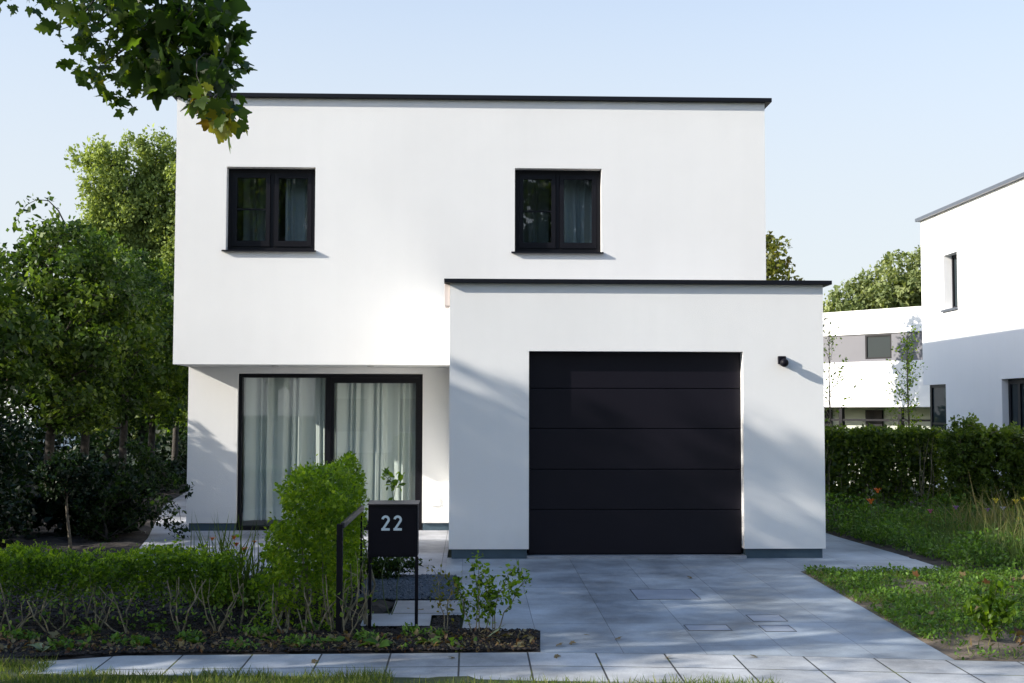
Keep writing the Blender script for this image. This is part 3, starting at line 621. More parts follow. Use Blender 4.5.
# maple by the road: the drooping limb reaches into the picture
LIMB = [(-6.3, 7.2, 4.2), (-5.0, 7.4, 5.0), (-3.7, 7.7, 5.15), (-2.6, 7.9, 4.75), (-2.0, 8.0, 4.35), (-1.62, 8.02, 3.9)]
def maple():
    base = (-6.9, 7.0, gz(7) - .03); t = thing('maple_tree', 'maple whose drooping leafy bough hangs into the top left corner', 'tree', base)
    b = np.array(base); mb = MB()
    mb.tube([(-6.9, 7.0, -.25), (-6.88, 7.02, 1.2), (-6.8, 7.05, 2.6), (-6.5, 7.1, 3.9), (-6.55, 7.1, 5.4), (-6.7, 7.2, 7)], [.24, .19, .17, .15, .1, .05], 10)
    mb.tube(LIMB, [.09, .07, .05, .032, .02, .01], 7)
    C = []
    def twig(a, e, r):
        P = path(a, e, 6, .1); mb.tube(P, [r * (1 - .8 * j / 5) for j in range(6)], 4, False); return P
    # the bough's leafy outline, in metres in the plane y about 8
    OUT = [(-2.55, 4.36), (-2.55, 4.28), (-2.63, 4.12), (-2.57, 3.97), (-2.49, 3.97), (-2.57, 3.88), (-2.49, 3.81), (-2.39, 3.82), (-2.33, 3.77), (-2.39, 3.65), (-2.33, 3.58), (-2.15, 3.49),
           (-2.12, 3.56), (-2.12, 3.68), (-2.02, 3.63), (-1.89, 3.68), (-1.79, 3.59), (-1.73, 3.53), (-1.70, 3.42), (-1.61, 3.44), (-1.56, 3.5), (-1.5, 3.39), (-1.43, 3.45), (-1.45, 3.55),
           (-1.48, 3.68), (-1.46, 3.79), (-1.45, 3.89), (-1.47, 4.07), (-1.5, 4.18), (-1.58, 4.36)]
    HOLES = [(-2.15, 3.84, .07), (-2.36, 3.85, .05), (-2.3, 4.02, .04), (-1.93, 3.95, .03), (-2.5, 4.05, .03)]
    vis = []
    while len(vis) < 340:
        x, z = -2.7 + rng.random() * 1.35, 3.36 + rng.random() * 1.05
        if in_poly((x, z), OUT) and not any(math.hypot(x - a, z - b_) < q for a, b_, q in HOLES): vis.append((x - .07, z + .09))
    LA = np.array(LIMB)
    Lp = np.concatenate([np.linspace(LA[i], LA[i + 1], 6) for i in range(5)])
    for x, z in vis:
        e = np.array((x, 8 + rng.normal() * .22, z)); dd = ((Lp - e) ** 2).sum(1) + (Lp[:, 2] < e[2]) * .2; s = Lp[np.argmin(dd)]
        if rng.random() < .3: twig(s, e, .008)
        C.append((e, 4 if e[0] > -2.25 else 3, .035))
    # rest of the crown, above and left of the picture
    for _ in range(190):
        q = rng.normal(size=3); q /= np.linalg.norm(q); q *= rng.random() ** .4
        e = np.array((-6.5, 7.1, 6.6)) + q * np.array((2.9, 2.9, 2.5))
        if e[0] > -3.9 and e[2] < 5.3: continue
        s = np.array((-6.55, 7.1, min(max(e[2] - 1, 3.6), 6.6))); 
        if rng.random() < .35: twig(s, e, .04)
        C.append((e, 42, .4))
    # strands over the frame's top, further left
    for x in (-3.02, -2.95, -2.83, -2.75):
        C.append((np.array((x, 8., 4.31)), 6, .045))
    pos = np.concatenate([e + rng.normal(size=(n, 3)) * r for e, n, r in C])
    ntv = np.concatenate([np.full(n, .30 if e[2] < 3.62 and e[0] < -1.53 and e[0] > -2.1 else (.10 if e[0] < -2.1 or e[2] < 3.6 else 0.)) for e, n, r in C])
    tint = rng.beta(1.5, 3.4, len(pos)) * .7 + ntv * (.4 + 1.8 * rng.random(len(pos)))
    big = np.concatenate([np.full(n, 1.0 if e[0] > -2.1 else .72) for e, n, r in C])
    mb.v = [tuple(np.array(v) - b) for v in mb.v]; mb.build('trunk', M['bark'], t, smooth=True)
    leaves('crown', pos, .082 * big[:, None], MAPLE, M['lf_maple'], t, 1.1, .35, tint, jit=.38)
maple()

# dark shrubs at the left
def shrub(label, c, r, n, per, ls, m='lf_dark', name='shrub', cat='shrub', group=None, **k):
    return tree(name, label, cat, (c[0], c[1], gz(c[1]) - .02), 1, 'ball', c, r, n, per, min(r) * .42, ls, m, .03, group, limbs=10, **k)
g = 'dark shrubs under the left trees'
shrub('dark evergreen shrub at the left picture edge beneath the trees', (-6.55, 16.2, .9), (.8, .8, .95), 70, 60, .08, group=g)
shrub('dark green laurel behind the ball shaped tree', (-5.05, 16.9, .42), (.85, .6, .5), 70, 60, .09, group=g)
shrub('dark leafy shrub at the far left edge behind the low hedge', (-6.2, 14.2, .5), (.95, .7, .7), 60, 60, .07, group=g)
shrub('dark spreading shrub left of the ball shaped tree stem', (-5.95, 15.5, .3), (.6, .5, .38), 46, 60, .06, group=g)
arch = []
for a, z, l in ((0, 1.15, .8), (.3, .95, 1.05), (-.3, .7, 1.0), (.1, .35, 1.05), (.5, 1.2, .5)):
    for k in np.linspace(.3, 1, 9): arch.append((-4.5 + l * k * .78, 16.2 + a * k, z * (1 - .1 * k) - .35 * k * k + .1))
tree('arching_shrub', 'lighter green shrub with arching shoots reaching over the path by the house', 'shrub', (-4.6, 16.1, 0), 1, 'ball', (-4.65, 16.2, .45), (.42, .45, .45), 50, 34, .13, .055, 'lf_pleach', .025, limbs=16, extra=np.array(arch), droop=.4, tintbias=-.25)
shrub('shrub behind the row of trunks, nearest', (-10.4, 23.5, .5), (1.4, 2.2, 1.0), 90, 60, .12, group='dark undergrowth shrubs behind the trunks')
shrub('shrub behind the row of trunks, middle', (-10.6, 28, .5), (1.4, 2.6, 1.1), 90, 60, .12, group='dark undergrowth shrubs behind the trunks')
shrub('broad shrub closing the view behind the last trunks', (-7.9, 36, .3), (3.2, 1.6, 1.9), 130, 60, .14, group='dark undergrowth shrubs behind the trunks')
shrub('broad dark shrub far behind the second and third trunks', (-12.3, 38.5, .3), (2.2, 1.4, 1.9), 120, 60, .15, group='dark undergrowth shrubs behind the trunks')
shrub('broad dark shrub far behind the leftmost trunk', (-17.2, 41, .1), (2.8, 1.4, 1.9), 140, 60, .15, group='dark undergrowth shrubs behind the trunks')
shrub('sunlit yellow green shrub in the gap left of the house wall', (-8.6, 37.5, 1.6), (.7, .6, .9), 30, 50, .12, 'lf_hedge')
for i, (x, y) in enumerate([(-6.7, 21.), (-6.6, 25.5), (-6.4, 30)]):
    shrub(['low dark shrub on the ground before the first trunks', 'low dark shrub on the ground by the middle trunks', 'low dark shrub on the ground by the last trunk'][i], (x, y, .2), (.9, 2.1, .42), 70, 50, .085, group='low shrubs at the foot of the trunks')
# ball tree
bt = tree('ball_tree', 'small dark tree with a round clipped head on a thin stem', 'tree', (-4.81, 15.27, 0), 1.2, 'ball', (-4.84, 15.3, .86), (.33, .33, .25), 80, 60, .11, .045, 'lf_dark', .022, bark='bark_pale', limbs=12, trunk_top=.95)

# conifers behind the house, left
for x, y, zt, r, lab in ((-10.95, 38.2, 9.3, 1.15, 'olive green cypress behind the house, leftmost of three tops'), (-10.0, 38.8, 9.7, 1.25, 'olive green cypress behind the house, tallest of three tops'),
                         (-8.7, 38.4, 9.35, 1.35, 'olive green cypress half hidden by the upper left wall of the house')):
    z0 = -.9; h = (zt + .4 - 1.6) / 2
    ex = np.array([(x + rng.normal() * .32, y + rng.normal() * .5, zt + .25 - rng.random() * 2.6) for _ in range(60)])
    tree('cypress_tree', lab, 'tree', (x, y, z0), 10, 'ball', (x, y, 1.0 + h * .93), (r * .9, r * .9, h), 480, 130, .30, .11, 'lf_conif', .16, 'cypresses behind the left boundary', limbs=30, up=.1, zsq=1.5, droop=-.5, extra=ex)
# trees beyond
tree('garden_tree', 'small yellowing tree peeking above the garage roof beside the house wall', 'tree', (8.35, 35, -.9), 6.5, 'ball', (8.3, 35, 4.9), (1.05, 1.1, 1.75), 80, 60, .33, .13, 'lf_yell', .1, limbs=16)
tree('garden_tree', 'tiny tree top showing behind the garage roof edge', 'tree', (9.7, 36, -.9), 5.3, 'ball', (9.7, 36, 4.3), (.5, .5, 1.0), 22, 40, .25, .12, 'lf_pleach', .07, limbs=8)
for i, (x, y, zt, r) in enumerate([(17.6, 62, 6.4, 2.1), (18.9, 61, 7.8, 1.8), (20.9, 61, 9.2, 2.1), (23.2, 60, 10.3, 2.4), (15.4, 64, 5.6, 1.8)]):
    lab = ['low sunlit tree behind the grey banded house, left of the crest', 'middle sunlit tree rising behind the grey banded house', 'tall sunlit tree behind the grey banded house near the neighbour wall',
           'tallest sunlit tree half hidden behind the neighbour house', 'low sunlit tree just right of the garage roof'][i]
    tree('distant_tree', lab, 'tree', (x, y, -.9), zt, 'ball', (x, y, zt * .5), (r, r, zt * .52), 330, 90, .6, .2, 'lf_far', .2, 'distant trees on the right', limbs=20)
n = 42000; wx = -60 + 130 * rng.random(n); wt = 1.6 + 1.6 * np.sin(wx * .35) * np.sin(wx * .13 + 1) + .8 * np.sin(wx * 1.3)
tag(leaves('far_wood', np.stack([wx, 92 + 5 * rng.random(n), -.9 + (wt + 1.6) * rng.random(n) ** .8], 1), .55, OVAL, M['lf_far'], None, 0, .3), 'far strip of woodland along the horizon', 'woodland', None, 'stuff')
# young trees before the low house
def young(base, top, r, lab, n, spread):
    x, y = base; t = thing('young_tree', lab, 'tree', (x, y, 0), 0, 'young trees before the low house'); mb = MB(); b = np.array((x, y, 0.))
    mb.tube([(0, 0, -.1), (.02, 0, 1.2), (0, .02, 2.2), (.01, 0, top)], [.022, .018, .012, .004], 6)
    P = []
    for i in range(n):
        z = 1.2 + (top - 1.25) * i / n; a = rng.random() * 6.28; l = spread * (1 - .55 * i / n) * (.5 + .6 * rng.random())
        e = (math.cos(a) * l, math.sin(a) * l, z + l * 1.1); pp = path((0, 0, z), e, 5, .1); mb.tube(pp, [.006, .005, .004, .003, .002], 3, False)
        for k in range(1, 5): P += [np.array(pp[k]) + rng.normal(size=3) * .05 for _ in range(r)]
    mb.build('trunk', M['bark_pale'], t); leaves('crown', np.array(P) + b, .05, OVAL, M['lf_hedge'], t, .2, .2)
young((8.13, 23.), 3.1, 7, 'young slim tree with sparse yellow green leaves near the neighbour wall', 30, .42)
young((6.72, 23.2), 3.2, 4, 'young wispy tree beside the garage wall with very thin branches', 22, .7)

# back hedge on the right with see-through bottom
def back_hedge():
    t = thing('garden_hedge', 'dark green hedge across the back of the side garden', 'hedge', (6.1, 18.6, 0))
    mb = MB(); P = []
    for i in range(46):
        x = 5.0 + rng.random() * 2.0; y = 18.6 + rng.normal() * .16
        for k in range(3):
            e = (x + rng.normal() * .09, y + rng.normal() * .1, 1.1 + rng.random() * .25); pp = path((x, y, 0), e, 5, .05)
            mb.tube(pp, [.010, .008, .006, .004, .002], 4, False)
    n = 36000; h = rng.random(n)
    zz = 1.37 - 1.30 * h ** 1.35 + rng.normal(size=n) * .03; xx = 4.9 + 2.14 * rng.random(n); yy = 18.6 + (rng.random(n) - .5) * .55
    keep = rng.random(n) < np.interp(zz, [0, .3, .6, 1], [.2, .4, .75, 1]) * (.75 + .25 * np.sin(xx * 9 + zz * 3))
    P = np.stack([xx, yy, zz], 1)[keep]
    mb.v = [tuple(np.array(v) - np.array((6.1, 18.6, 0))) for v in mb.v]; mb.build('stems', M['stem'], t)
    leaves('foliage', P, .058, OVAL, M['lf_back'], t, .1, .2)
back_hedge()
cols_ = [(7.12, 17.7, 1.56, .22, 'slender hedge shrub with the highest tip, before the neighbour wall'), (7.42, 17.6, 1.42, .2, 'slender hedge shrub, second before the neighbour wall'), (7.68, 17.6, 1.44, .2, 'slender hedge shrub, third before the neighbour wall'),
         (7.92, 17.5, 1.38, .2, 'slender hedge shrub left of the dense one at the right edge'), (7.27, 17.75, 1.36, .2, 'slender hedge shrub between the highest tip and the second one'), (7.02, 17.9, 1.38, .18, 'slender hedge shrub joining the end of the long hedge'), (8.3, 17.3, 1.38, .30, 'dense hedge shrub at the right picture edge')]
for x, y, z, r, lab in cols_:
    tree('hedge_shrub', lab, 'shrub', (x, y, 0), z, 'box', (x, y, z / 2 + .1), (r, r, z / 2 - .15), 110 if r < .25 else 190, 36, .085, .052, 'lf_back', .012, 'slender hedge shrubs on the right', limbs=14, bark='stem', zsq=1.2,
         extra=np.array([(x + rng.normal() * .03, y, z - .02 - .05 * k) for k in range(4)]))

# ------------------------------------------------------------------ ground plants
BLADE = (np.array([(-.035, 0, 0), (.035, 0, 0), (.028, .55, .05), (0, 1, .22), (-.028, .55, .05)], float), [(0, 1, 2, 4), (4, 2, 3)])
def blades(name, label, cat, pts, size, m, lean=.35, jit=.4, tint=None, kind='stuff', tpl=None):
    n = len(pts); d = np.stack([rng.normal(size=n) * lean, rng.normal(size=n) * lean, np.ones(n)], 1)
    P = np.array([(x, y, gz(y) + .005) for x, y in pts])
    save = rng.normal; o = leaves(name, P, size, tpl or BLADE, m, None, 0, 0, tint, dirs=d * 2.2, jit=jit)
    return tag(o, label, cat, None, kind)
THIN = (np.array([(-.011, 0, 0), (.011, 0, 0), (.009, .55, .05), (0, 1, .28), (-.009, .55, .05)], float), [(0, 1, 2, 4), (4, 2, 3)])
# verge grass
pts = []
for _ in range(26000):
    x = -4 + rng.random() * 6; y = 7.9 + rng.random() * .62
    edge = 8.40 + .05 * math.sin(x * 7) + .03 * math.sin(x * 17) - .02 * x if x < -.5 else 8.17 + .03 * math.sin(x * 5)
    if y < edge and (x < -.5 or rng.random() < .5): pts.append((x, y))
pts += [(-3.4 + rng.random() * .55, 8.5 + rng.random() * .35) for _ in range(900)]
tn = np.clip(rng.normal(size=len(pts)) * .25 + .35, 0, 1)
blades('verge_grass', 'strip of grass along the bottom edge of the picture', 'grass', pts, .05, M['lf_grass'], .45, tint=tn)
# ground cover on the right
LAWN = [(3.44, 8.86), (3.9, 8.80), (8, 8.25), (8, 12.92), (5.06, 12.99), (3.46, 13.08)]
pts = []; wp = []
def dens(x, y):
    bare = math.exp(-(((x - 4.3) / 1.1) ** 2 + ((y - 9.3) / .55) ** 2)) * 1.25
    worn = max(0, math.sin(x * 3.1 + 1.3 * math.sin(y * 2.3)) * math.sin(y * 2.9 + x) + .35 * math.sin(x * 11 + y * 7) - .15)
    return max(.02, min(1, 1.0 - bare - 1.2 * worn))
while len(pts) < 24000:
    x = 3.45 + rng.random() * 3.6; y = 8.8 + rng.random() * 4.25
    if in_poly((x, y), LAWN) and rng.random() < dens(x, y): pts.append((x, y))
blades('lawn_grass', 'short grass and clover on the right lawn', 'grass', pts, .055, M['lf_grass'], .8, tint=np.clip(rng.normal(size=len(pts)) * .28 + .3, 0, 1))
while len(wp) < 30000:
    x = 3.45 + rng.random() * 3.6; y = 8.8 + rng.random() * 4.22
    cl = .5 + .5 * math.sin(x * 9 + 2 * math.sin(y * 7)) * math.sin(y * 8 + x)
    if in_poly((x, y), LAWN) and rng.random() < dens(x, y) * cl: wp.append((x, y, gz(y) + .012 + rng.random() * .05))
tag(leaves('ground_cover', np.array(wp), .030, BROAD, M['lf_weed'], None, -.1, .6, rng.random(len(wp)) * .75), 'leafy weeds covering the right lawn', 'weeds', None, 'stuff')
# wild border
BOR = [(5.22, 13.14), (12, 13.0), (12, 17.9), (4.86, 17.9), (4.94, 16.4)]
pts = []; tn = []
while len(pts) < 15000:
    x = 4.85 + rng.random() * 4.6; y = 13.05 + rng.random() * 5.1
    if not in_poly((x, y), BOR): continue
    h = min(1, max(0, (x - 5.0) / 1.6)); 
    if rng.random() < .25 + .75 * h: pts.append((x, y)); tn.append(.05 + .6 * rng.random() ** 1.6 * h)
blades('wild_grass', 'tall wild grass with straw coloured tips in the side border', 'grass', pts, .24, M['lf_straw'], .32, tint=np.array(tn), jit=.45, tpl=THIN)
pts = [(5.9 + 3.1 * rng.random() ** .8, 13.3 + rng.random() * 3.7) for _ in range(4200)]
blades('seed_stalks', 'thin straw coloured stalks standing above the side border', 'grass', pts, .33, M['lf_straw'], .25, tint=.25 + .6 * rng.random(4200), tpl=THIN)
pts = [(6.3 + 2.5 * rng.random(), 13.5 + rng.random() * 2.8) for _ in range(900)]
blades('golden_stalks', 'taller golden dry stalks at the right end of the side border', 'grass', pts, .50, M['lf_straw'], .16, tint=.7 + .3 * rng.random(900), tpl=THIN)
wp = []
while len(wp) < 34000:
    x = 4.80 + rng.random() * 4.1; y = 12.98 + rng.random() * 5.2
    if not in_poly((x, y), BOR): continue
    wp.append((x, y, gz(y) + .02 + rng.random() ** 1.5 * (.20 + .10 * math.sin(x * 4) * math.sin(y * 3) + .28 * max(0, (y - 15.6) / 2.4))))
tag(leaves('border_weeds', np.array(wp), .042, BROAD, M['lf_weed'], None, -.1, .5, rng.random(len(wp)) * .6), 'leafy green plants filling the side border', 'weeds', None, 'stuff')

# mulch crumbs and gravel
def pebbles(name, label, cat, pts, size, m, flat=.6):
    o8 = np.array([(1, 0, 0), (0, 1, 0), (-1, 0, 0), (0, -1, 0), (.1, .1, 1), (0, 0, -1)], float); F = [(0, 1, 4), (1, 2, 4), (2, 3, 4), (3, 0, 4), (1, 0, 5), (2, 1, 5), (3, 2, 5), (0, 3, 5)]
    n = len(pts); a = rng.random(n) * 6.28; s = size * (.5 + rng.random(n)); P = np.array([(x, y, gz(y)) for x, y in pts])
    V = o8[None] * (1 + .3 * rng.normal(size=(n, 6, 1))); V = V * np.stack([s, s * (.4 + .6 * rng.random(n)), s * flat], 1)[:, None, :]
    c, sn = np.cos(a)[:, None], np.sin(a)[:, None]; x = V[:, :, 0] * c - V[:, :, 1] * sn; y_ = V[:, :, 0] * sn + V[:, :, 1] * c
    V = np.stack([x, y_, V[:, :, 2]], 2) + P[:, None, :] + np.array((0, 0, .02))
    base = np.array(F).ravel(); loops = (base[None] + (np.arange(n) * 6)[:, None]).ravel(); nt = 8 * n
    o = mesh_np(name, V.reshape(-1, 3), loops, np.arange(nt) * 3, np.full(nt, 3), m); return tag(o, label, cat, None, 'stuff')
MUL = [(-3.6, 8.9), (-2.46, 9.13), (-1.46, 9.15), (.50, 9.18), (.54, 9.94), (-.085, 9.965), (-.085, 10.54), (-.29, 10.54), (-.29, 10.06), (-.88, 10.06), (-.9, 10.6), (-1.0, 12.6), (-3.4, 12.6), (-4.5, 12.9)]
pts = []
while len(pts) < 15000:
    x = -4.4 + rng.random() * 5; y = 8.9 + rng.random() * 3.7 * rng.random()
    if in_poly((x, y), MUL): pts.append((x, y))
pebbles('bark_mulch', 'dark bark mulch covering the front bed', 'mulch', pts, .015, M['soil'], .5)
pts = [(-1.03 + rng.random() * .9, 11.33 + rng.random() * 1.42) for _ in range(6000)]
pebbles('gravel', 'blue grey gravel beside the stepping slabs', 'gravel', pts, .016, M['gravel'])

# ------------------------------------------------------------------ front hedge
def hedge_low():
    t = thing('low_hedge', 'low bright green hedge with bare lower stems along the front bed', 'hedge', (-2.9, 10.2, gz(10.2))); b = np.array(t.location)
    for i in range(11):
        x = -4.2 + i * .235 + rng.normal() * .07; y = 9.82 + rng.random() * .25; mb = MB()
        for k in range(3 if i % 3 else 4):
            e = (x + rng.normal() * .10, y + rng.normal() * .06, .10 + rng.random() * .26); pp = np.array(path((x, y, gz(y) - .02), e, 6, .06)) - b
            r0 = .0065 + .003 * rng.random(); mb.tube(pp, [r0 * (1 - .1 * j) for j in range(6)], 5)
            f = np.array(pp[3]); g_ = f + np.array((rng.normal() * .06, rng.normal() * .04, .14 + rng.random() * .1)); mb.tube([f, (f + g_) / 2 + rng.normal(size=3) * .008, g_], [.005, .004, .003], 4)
        mb.build('stem', M['stem'], t)
    n = 110000; xx = -5.2 + 3.30 * rng.random(n); yy = 9.9 + .62 * rng.random(n); u = rng.random(n)
    ztop = .50 + .03 * np.sin(xx * 5 + 1) + .03 * np.sin(xx * 11) * np.sin(yy * 9) + .02 * np.sin(xx * 29 + 2) + .03 * rng.normal(size=n) * (rng.random(n) < .3)
    zz = ztop - .40 * u ** 1.25
    lump = .5 + .5 * np.sin(xx * 14 + 2 * np.sin(zz * 12)) * np.sin(yy * 13 + xx * 3)
    keep = rng.random(n) < np.interp(zz, [.08, .2, .28, .5], [.06, .35, .8, 1.]) * (.08 + .92 * lump ** 1.6)
    # sparse leaves low on the stems
    P = np.stack([xx, yy, zz], 1)[keep]; tt = rng.random(len(P)) * .75 + .25 * (P[:, 2] > .47) + .05 * np.sin(P[:, 0] * 6)  # older low leaves darker; sun on the tips painted into the tint
    leaves('foliage', P, .025, OVAL, M['lf_hedge'], t, -.45, .3, tt, jit=.55)
    lo = np.stack([-4.6 + 3.1 * rng.random(700), 9.7 + .3 * rng.random(700), .0 + .25 * rng.random(700)], 1)
    leaves('lower_leaves', lo, .034, OVAL, M['lf_weed'], t, 0, .4)
hedge_low()
def box_bush():
    t = thing('clipped_bush', 'tall bright green bush between the low hedge and the letterbox', 'bush', (-1.22, 10.4, gz(10.4))); b = np.array(t.location)
    mb = MB()
    for i in range(16):
        x = -1.62 + rng.random() * .85; y = 10.05 + rng.random() * .5
        e = (x + rng.normal() * .08, y + .1, .25 + rng.random() * .5); mb.tube(np.array(path((x, y, gz(y)), e, 6, .06)) - b, [.012, .011, .009, .008, .006, .004], 5)
    for x in (-1.52, -1.42, -1.27, -1.18, -1.06, -1.0):
        y = 9.75 + rng.random() * .15
        for q in range(2):
            e = (x + rng.normal() * .08, y + .05, .05 + rng.random() * .35); mb.tube(np.array(path((x, y, gz(y)), e, 6, .05)) - b, [.009, .008, .007, .006, .005, .003], 5)
    mb.build('stems', M['stem'], t)
    P = []; n = 330000
    x = -2.1 + 1.1 * rng.random(n); y = 9.9 + 2.55 * rng.random(n); z = -.05 + 1.35 * rng.random(n)
    # outline: rounded block, lower shoulder on the left, narrow foot
    xl = np.interp(z, [0, .2, .45, .75, .82, .9, 1.1, 1.22, 1.28], [-1.72, -1.74, -1.68, -1.56, -1.51, -1.50, -1.50, -1.46, -1.36]) + np.clip(y - 10.6, 0, 1) * .25 + .03 * np.sin(z * 17 + y * 5)
    xr = np.interp(z, [0, .3, .6, .95, 1.15, 1.28], [-1.04, -1.0, -.99, -1.0, -1.04, -1.16]) + .025 * np.sin(z * 14 + y * 9)
    top = 1.19 + .03 * (y > 11.2) - .22 * np.clip((x + 1.2) / .16, 0, 1) ** 2 + .03 * np.sin(x * 16) + .02 * np.sin(x * 37) - .14 * np.clip((-1.36 - x) / .14, 0, 1)
    yf = 9.93 + .04 * np.sin(x * 12 + z * 9); yb = 12.4
    ins = (x > xl) & (x < xr) & (z < top) & (y > yf) & (y < yb)
    dx = np.minimum(np.minimum(x - xl, xr - x), np.minimum(top - z, y - yf)); sh = rng.random(n) < np.exp(-np.clip(dx, 0, 1) * 4)
    lump = .5 + .5 * np.sin(x * 15 + 2 * np.sin(z * 11)) * np.sin(z * 13 + y * 4)
    keep = ins & sh & (rng.random(n) < (.14 + .86 * lump ** 1.6) * np.interp(z, [0, .2, .45, .7], [.22, .45, .8, 1]))
    P = np.stack([x, y, z], 1)[keep]; tt = .35 + .4 * lump[keep] + rng.normal(size=len(P)) * .2
    # a few shoots that stick out
    S = []
    for x0_, z0_ in ((-1.45, 1.16), (-1.2, 1.24), (-1.1, 1.2), (-1.62, .78), (-1.7, .66), (-1.9, .62), (-1.76, .5), (-1.84, .45), (-1.7, .3), (-1.8, .25), (-1.5, 1.0), (-1.3, 1.22), (-1.85, .15), (-1.6, .4), (-1.66, .2)):
        for k in range(7): S.append((x0_ + rng.normal() * .02 + .005 * k, 10.2 + rng.normal() * .05, z0_ - .05 + .018 * k))
    P = np.concatenate([P, np.array(S)]); tt = np.concatenate([tt, rng.random(len(S))])
    leaves('foliage', P, .032, OVAL, M['lf_hedge'], t, -.3, .3, tt, jit=.5)
box_bush()
# stem plants: list of stems (base, tip) with leaves
def sapling(name, label, cat, stems, lsz, m, nl=6, sm='stem', group=None, from_=.35, spread=.03, tb=0):
    b0 = np.array((*stems[0][0][:2], gz(stems[0][0][1]))); t = thing(name, label, cat, tuple(b0), 0, group); mb = MB(); P = []
    for s, e in stems:
        s3 = (s[0], s[1], gz(s[1]) - .01); pp = path(s3, e, 7, .05); mb.tube(np.array(pp) - b0, [.0055 * (1 - .1 * j) for j in range(7)], 5)
        for k in range(2, 7):
            if k / 6 < from_: continue
            for _ in range(nl): P.append(np.array(pp[k]) + rng.normal(size=3) * spread)
            if rng.random() < .7:
                q = np.array(pp[k]) + np.array((rng.normal() * .05, rng.normal() * .04, .05)); mb.tube([np.array(pp[k]) - b0, q - b0], [.003, .002], 3)
                for _ in range(nl): P.append(q + rng.normal(size=3) * spread * .8)
    mb.build('stems', M[sm], t); leaves('leaves', np.array(P), lsz, BROAD, M[m], t, -.3, .35, rng.random(len(P)) * .8 + tb); return t
g = 'young shrubs in the mulch beside the driveway'
sapling('young_shrub', 'thin young shrub with brownish leaves nearest the letterbox', 'shrub', [((-.17, 9.8), (-.26, 9.85, .38)), ((-.17, 9.8), (-.14, 9.8, .30))], .032, 'lf_yell', 9, group=g)
sapling('young_shrub', 'leafy young shrub, tallest of those beside the driveway', 'shrub', [((.05, 9.8), (.02, 9.85, .47)), ((.08, 9.8), (.07, 9.82, .44)), ((.03, 9.8), (-.09, 9.85, .28)), ((.1, 9.78), (.13, 9.8, .3))], .036, 'lf_hedge', 13, group=g, from_=.3)
sapling('young_shrub', 'young shrub leaning right over the driveway edge', 'shrub', [((.195, 9.78), (.44, 9.85, .34)), ((.195, 9.78), (.30, 9.82, .38)), ((.19, 9.78), (.15, 9.8, .25))], .038, 'lf_hedge', 13, group=g, from_=.5)
sapling('twiggy_shrub', 'tall bare twigs with few leaves left of the letterbox', 'shrub', [((-.92, 9.7), (-.80, 9.75, .42)), ((-.93, 9.7), (-.86, 9.7, .52)), ((-.9, 9.72), (-.74, 9.7, .28)), ((-.94, 9.7), (-.95, 9.72, .35))], .036, 'lf_hedge', 1, from_=.3)
sapling('lone_plant', 'upright leafy shoot rising just behind the letterbox', 'plant', [((-.66, 10.6), (-.66, 10.6, 1.05)), ((-.66, 10.6), (-.62, 10.6, 1.02))], .05, 'lf_hedge', 14, from_=.8, sm='stem_green')
tree('ground_shrub', 'low dark green shrub behind the letterbox legs at the edge of the gravel', 'shrub', (-.85, 12.62, -.03), .3, 'ball', (-.86, 12.62, .11), (.34, .2, .15), 60, 40, .07, .035, 'lf_pleach', .012, limbs=8)
sapling('young_shrub', 'small green sapling standing in the bare soil of the right lawn', 'shrub', [((3.97, 9.5), (3.9, 9.52, .24)), ((3.97, 9.5), (4.02, 9.5, .32)), ((3.97, 9.5), (4.1, 9.5, .18)), ((3.97, 9.5), (3.84, 9.5, .14))], .055, 'lf_hedge', 11, from_=.2)
for i, (x, y, lab) in enumerate(((-.66, 9.3, 'rosette of broad green leaves in the mulch in front of the letterbox'), (-.30, 9.42, 'small broad leaved plant in the mulch right of the letterbox leg'), (-1.0, 9.45, 'single drooping leaf plant at the foot of the bush'), (-2.0, 9.4, 'small weed with long leaves before the low hedge'), (-3.05, 9.15, 'grey green weed at the left end of the pavement'))):
    t = thing('broad_leaf_plant', lab, 'plant', (x, y, gz(y) + .02), 0, 'broad leaved plants in the front mulch'); n = (7, 4, 3, 6, 7)[i]; a = np.arange(n) * 6.28 / n + rng.random()
    d = np.stack([np.cos(a), np.sin(a) * .6, np.full(n, .35)], 1) * 3; P = np.tile(np.array((x, y, gz(y) + .03)), (n, 1))
    leaves('leaves', P, (.14, .11, .10, .08, .09)[i], BROAD, M['lf_hosta' if i != 4 else 'paleleaf'], t, 0, .8, None, dirs=d, jit=.2)
    MB().tube([(0, 0, -.02), (0, 0, .03)], .006, 5).build('stem', M['stem_green'], t)
for i, (x, lab) in enumerate(((-2.75, 'leaf tuft in the mulch, leftmost along the pavement'), (-2.45, 'leaf tuft in the mulch, second from the left'), (-1.75, 'leaf tuft in the mulch before the tall bush'), (-1.45, 'leaf tuft in the mulch before the tall bush, right one'), (-.05, 'leaf tuft in the mulch below the young shrubs'))):
    y = 9.27 + .12 * (i % 2); t = thing('weed_tuft', lab, 'weed', (x, y, gz(y)), 0, 'leaf tufts in the front mulch'); n = 9
    P = np.array([(x + rng.normal() * .04, y + rng.normal() * .03, gz(y) + .03 + .04 * rng.random()) for _ in range(n)])
    leaves('leaves', P, .055, BROAD, M['lf_weed'], t, 0, .5); MB().tube([(0, 0, -.02), (0, 0, .06)], .003, 4).build('stem', M['stem_green'], t)
pts = []
while len(pts) < 1500:
    x = -4.2 + rng.random() * 4.7; y = 9.12 + .62 * rng.random() ** 1.3
    if in_poly((x, y), MUL): pts.append((x, y, gz(y) + .03 + .012 * rng.random()))
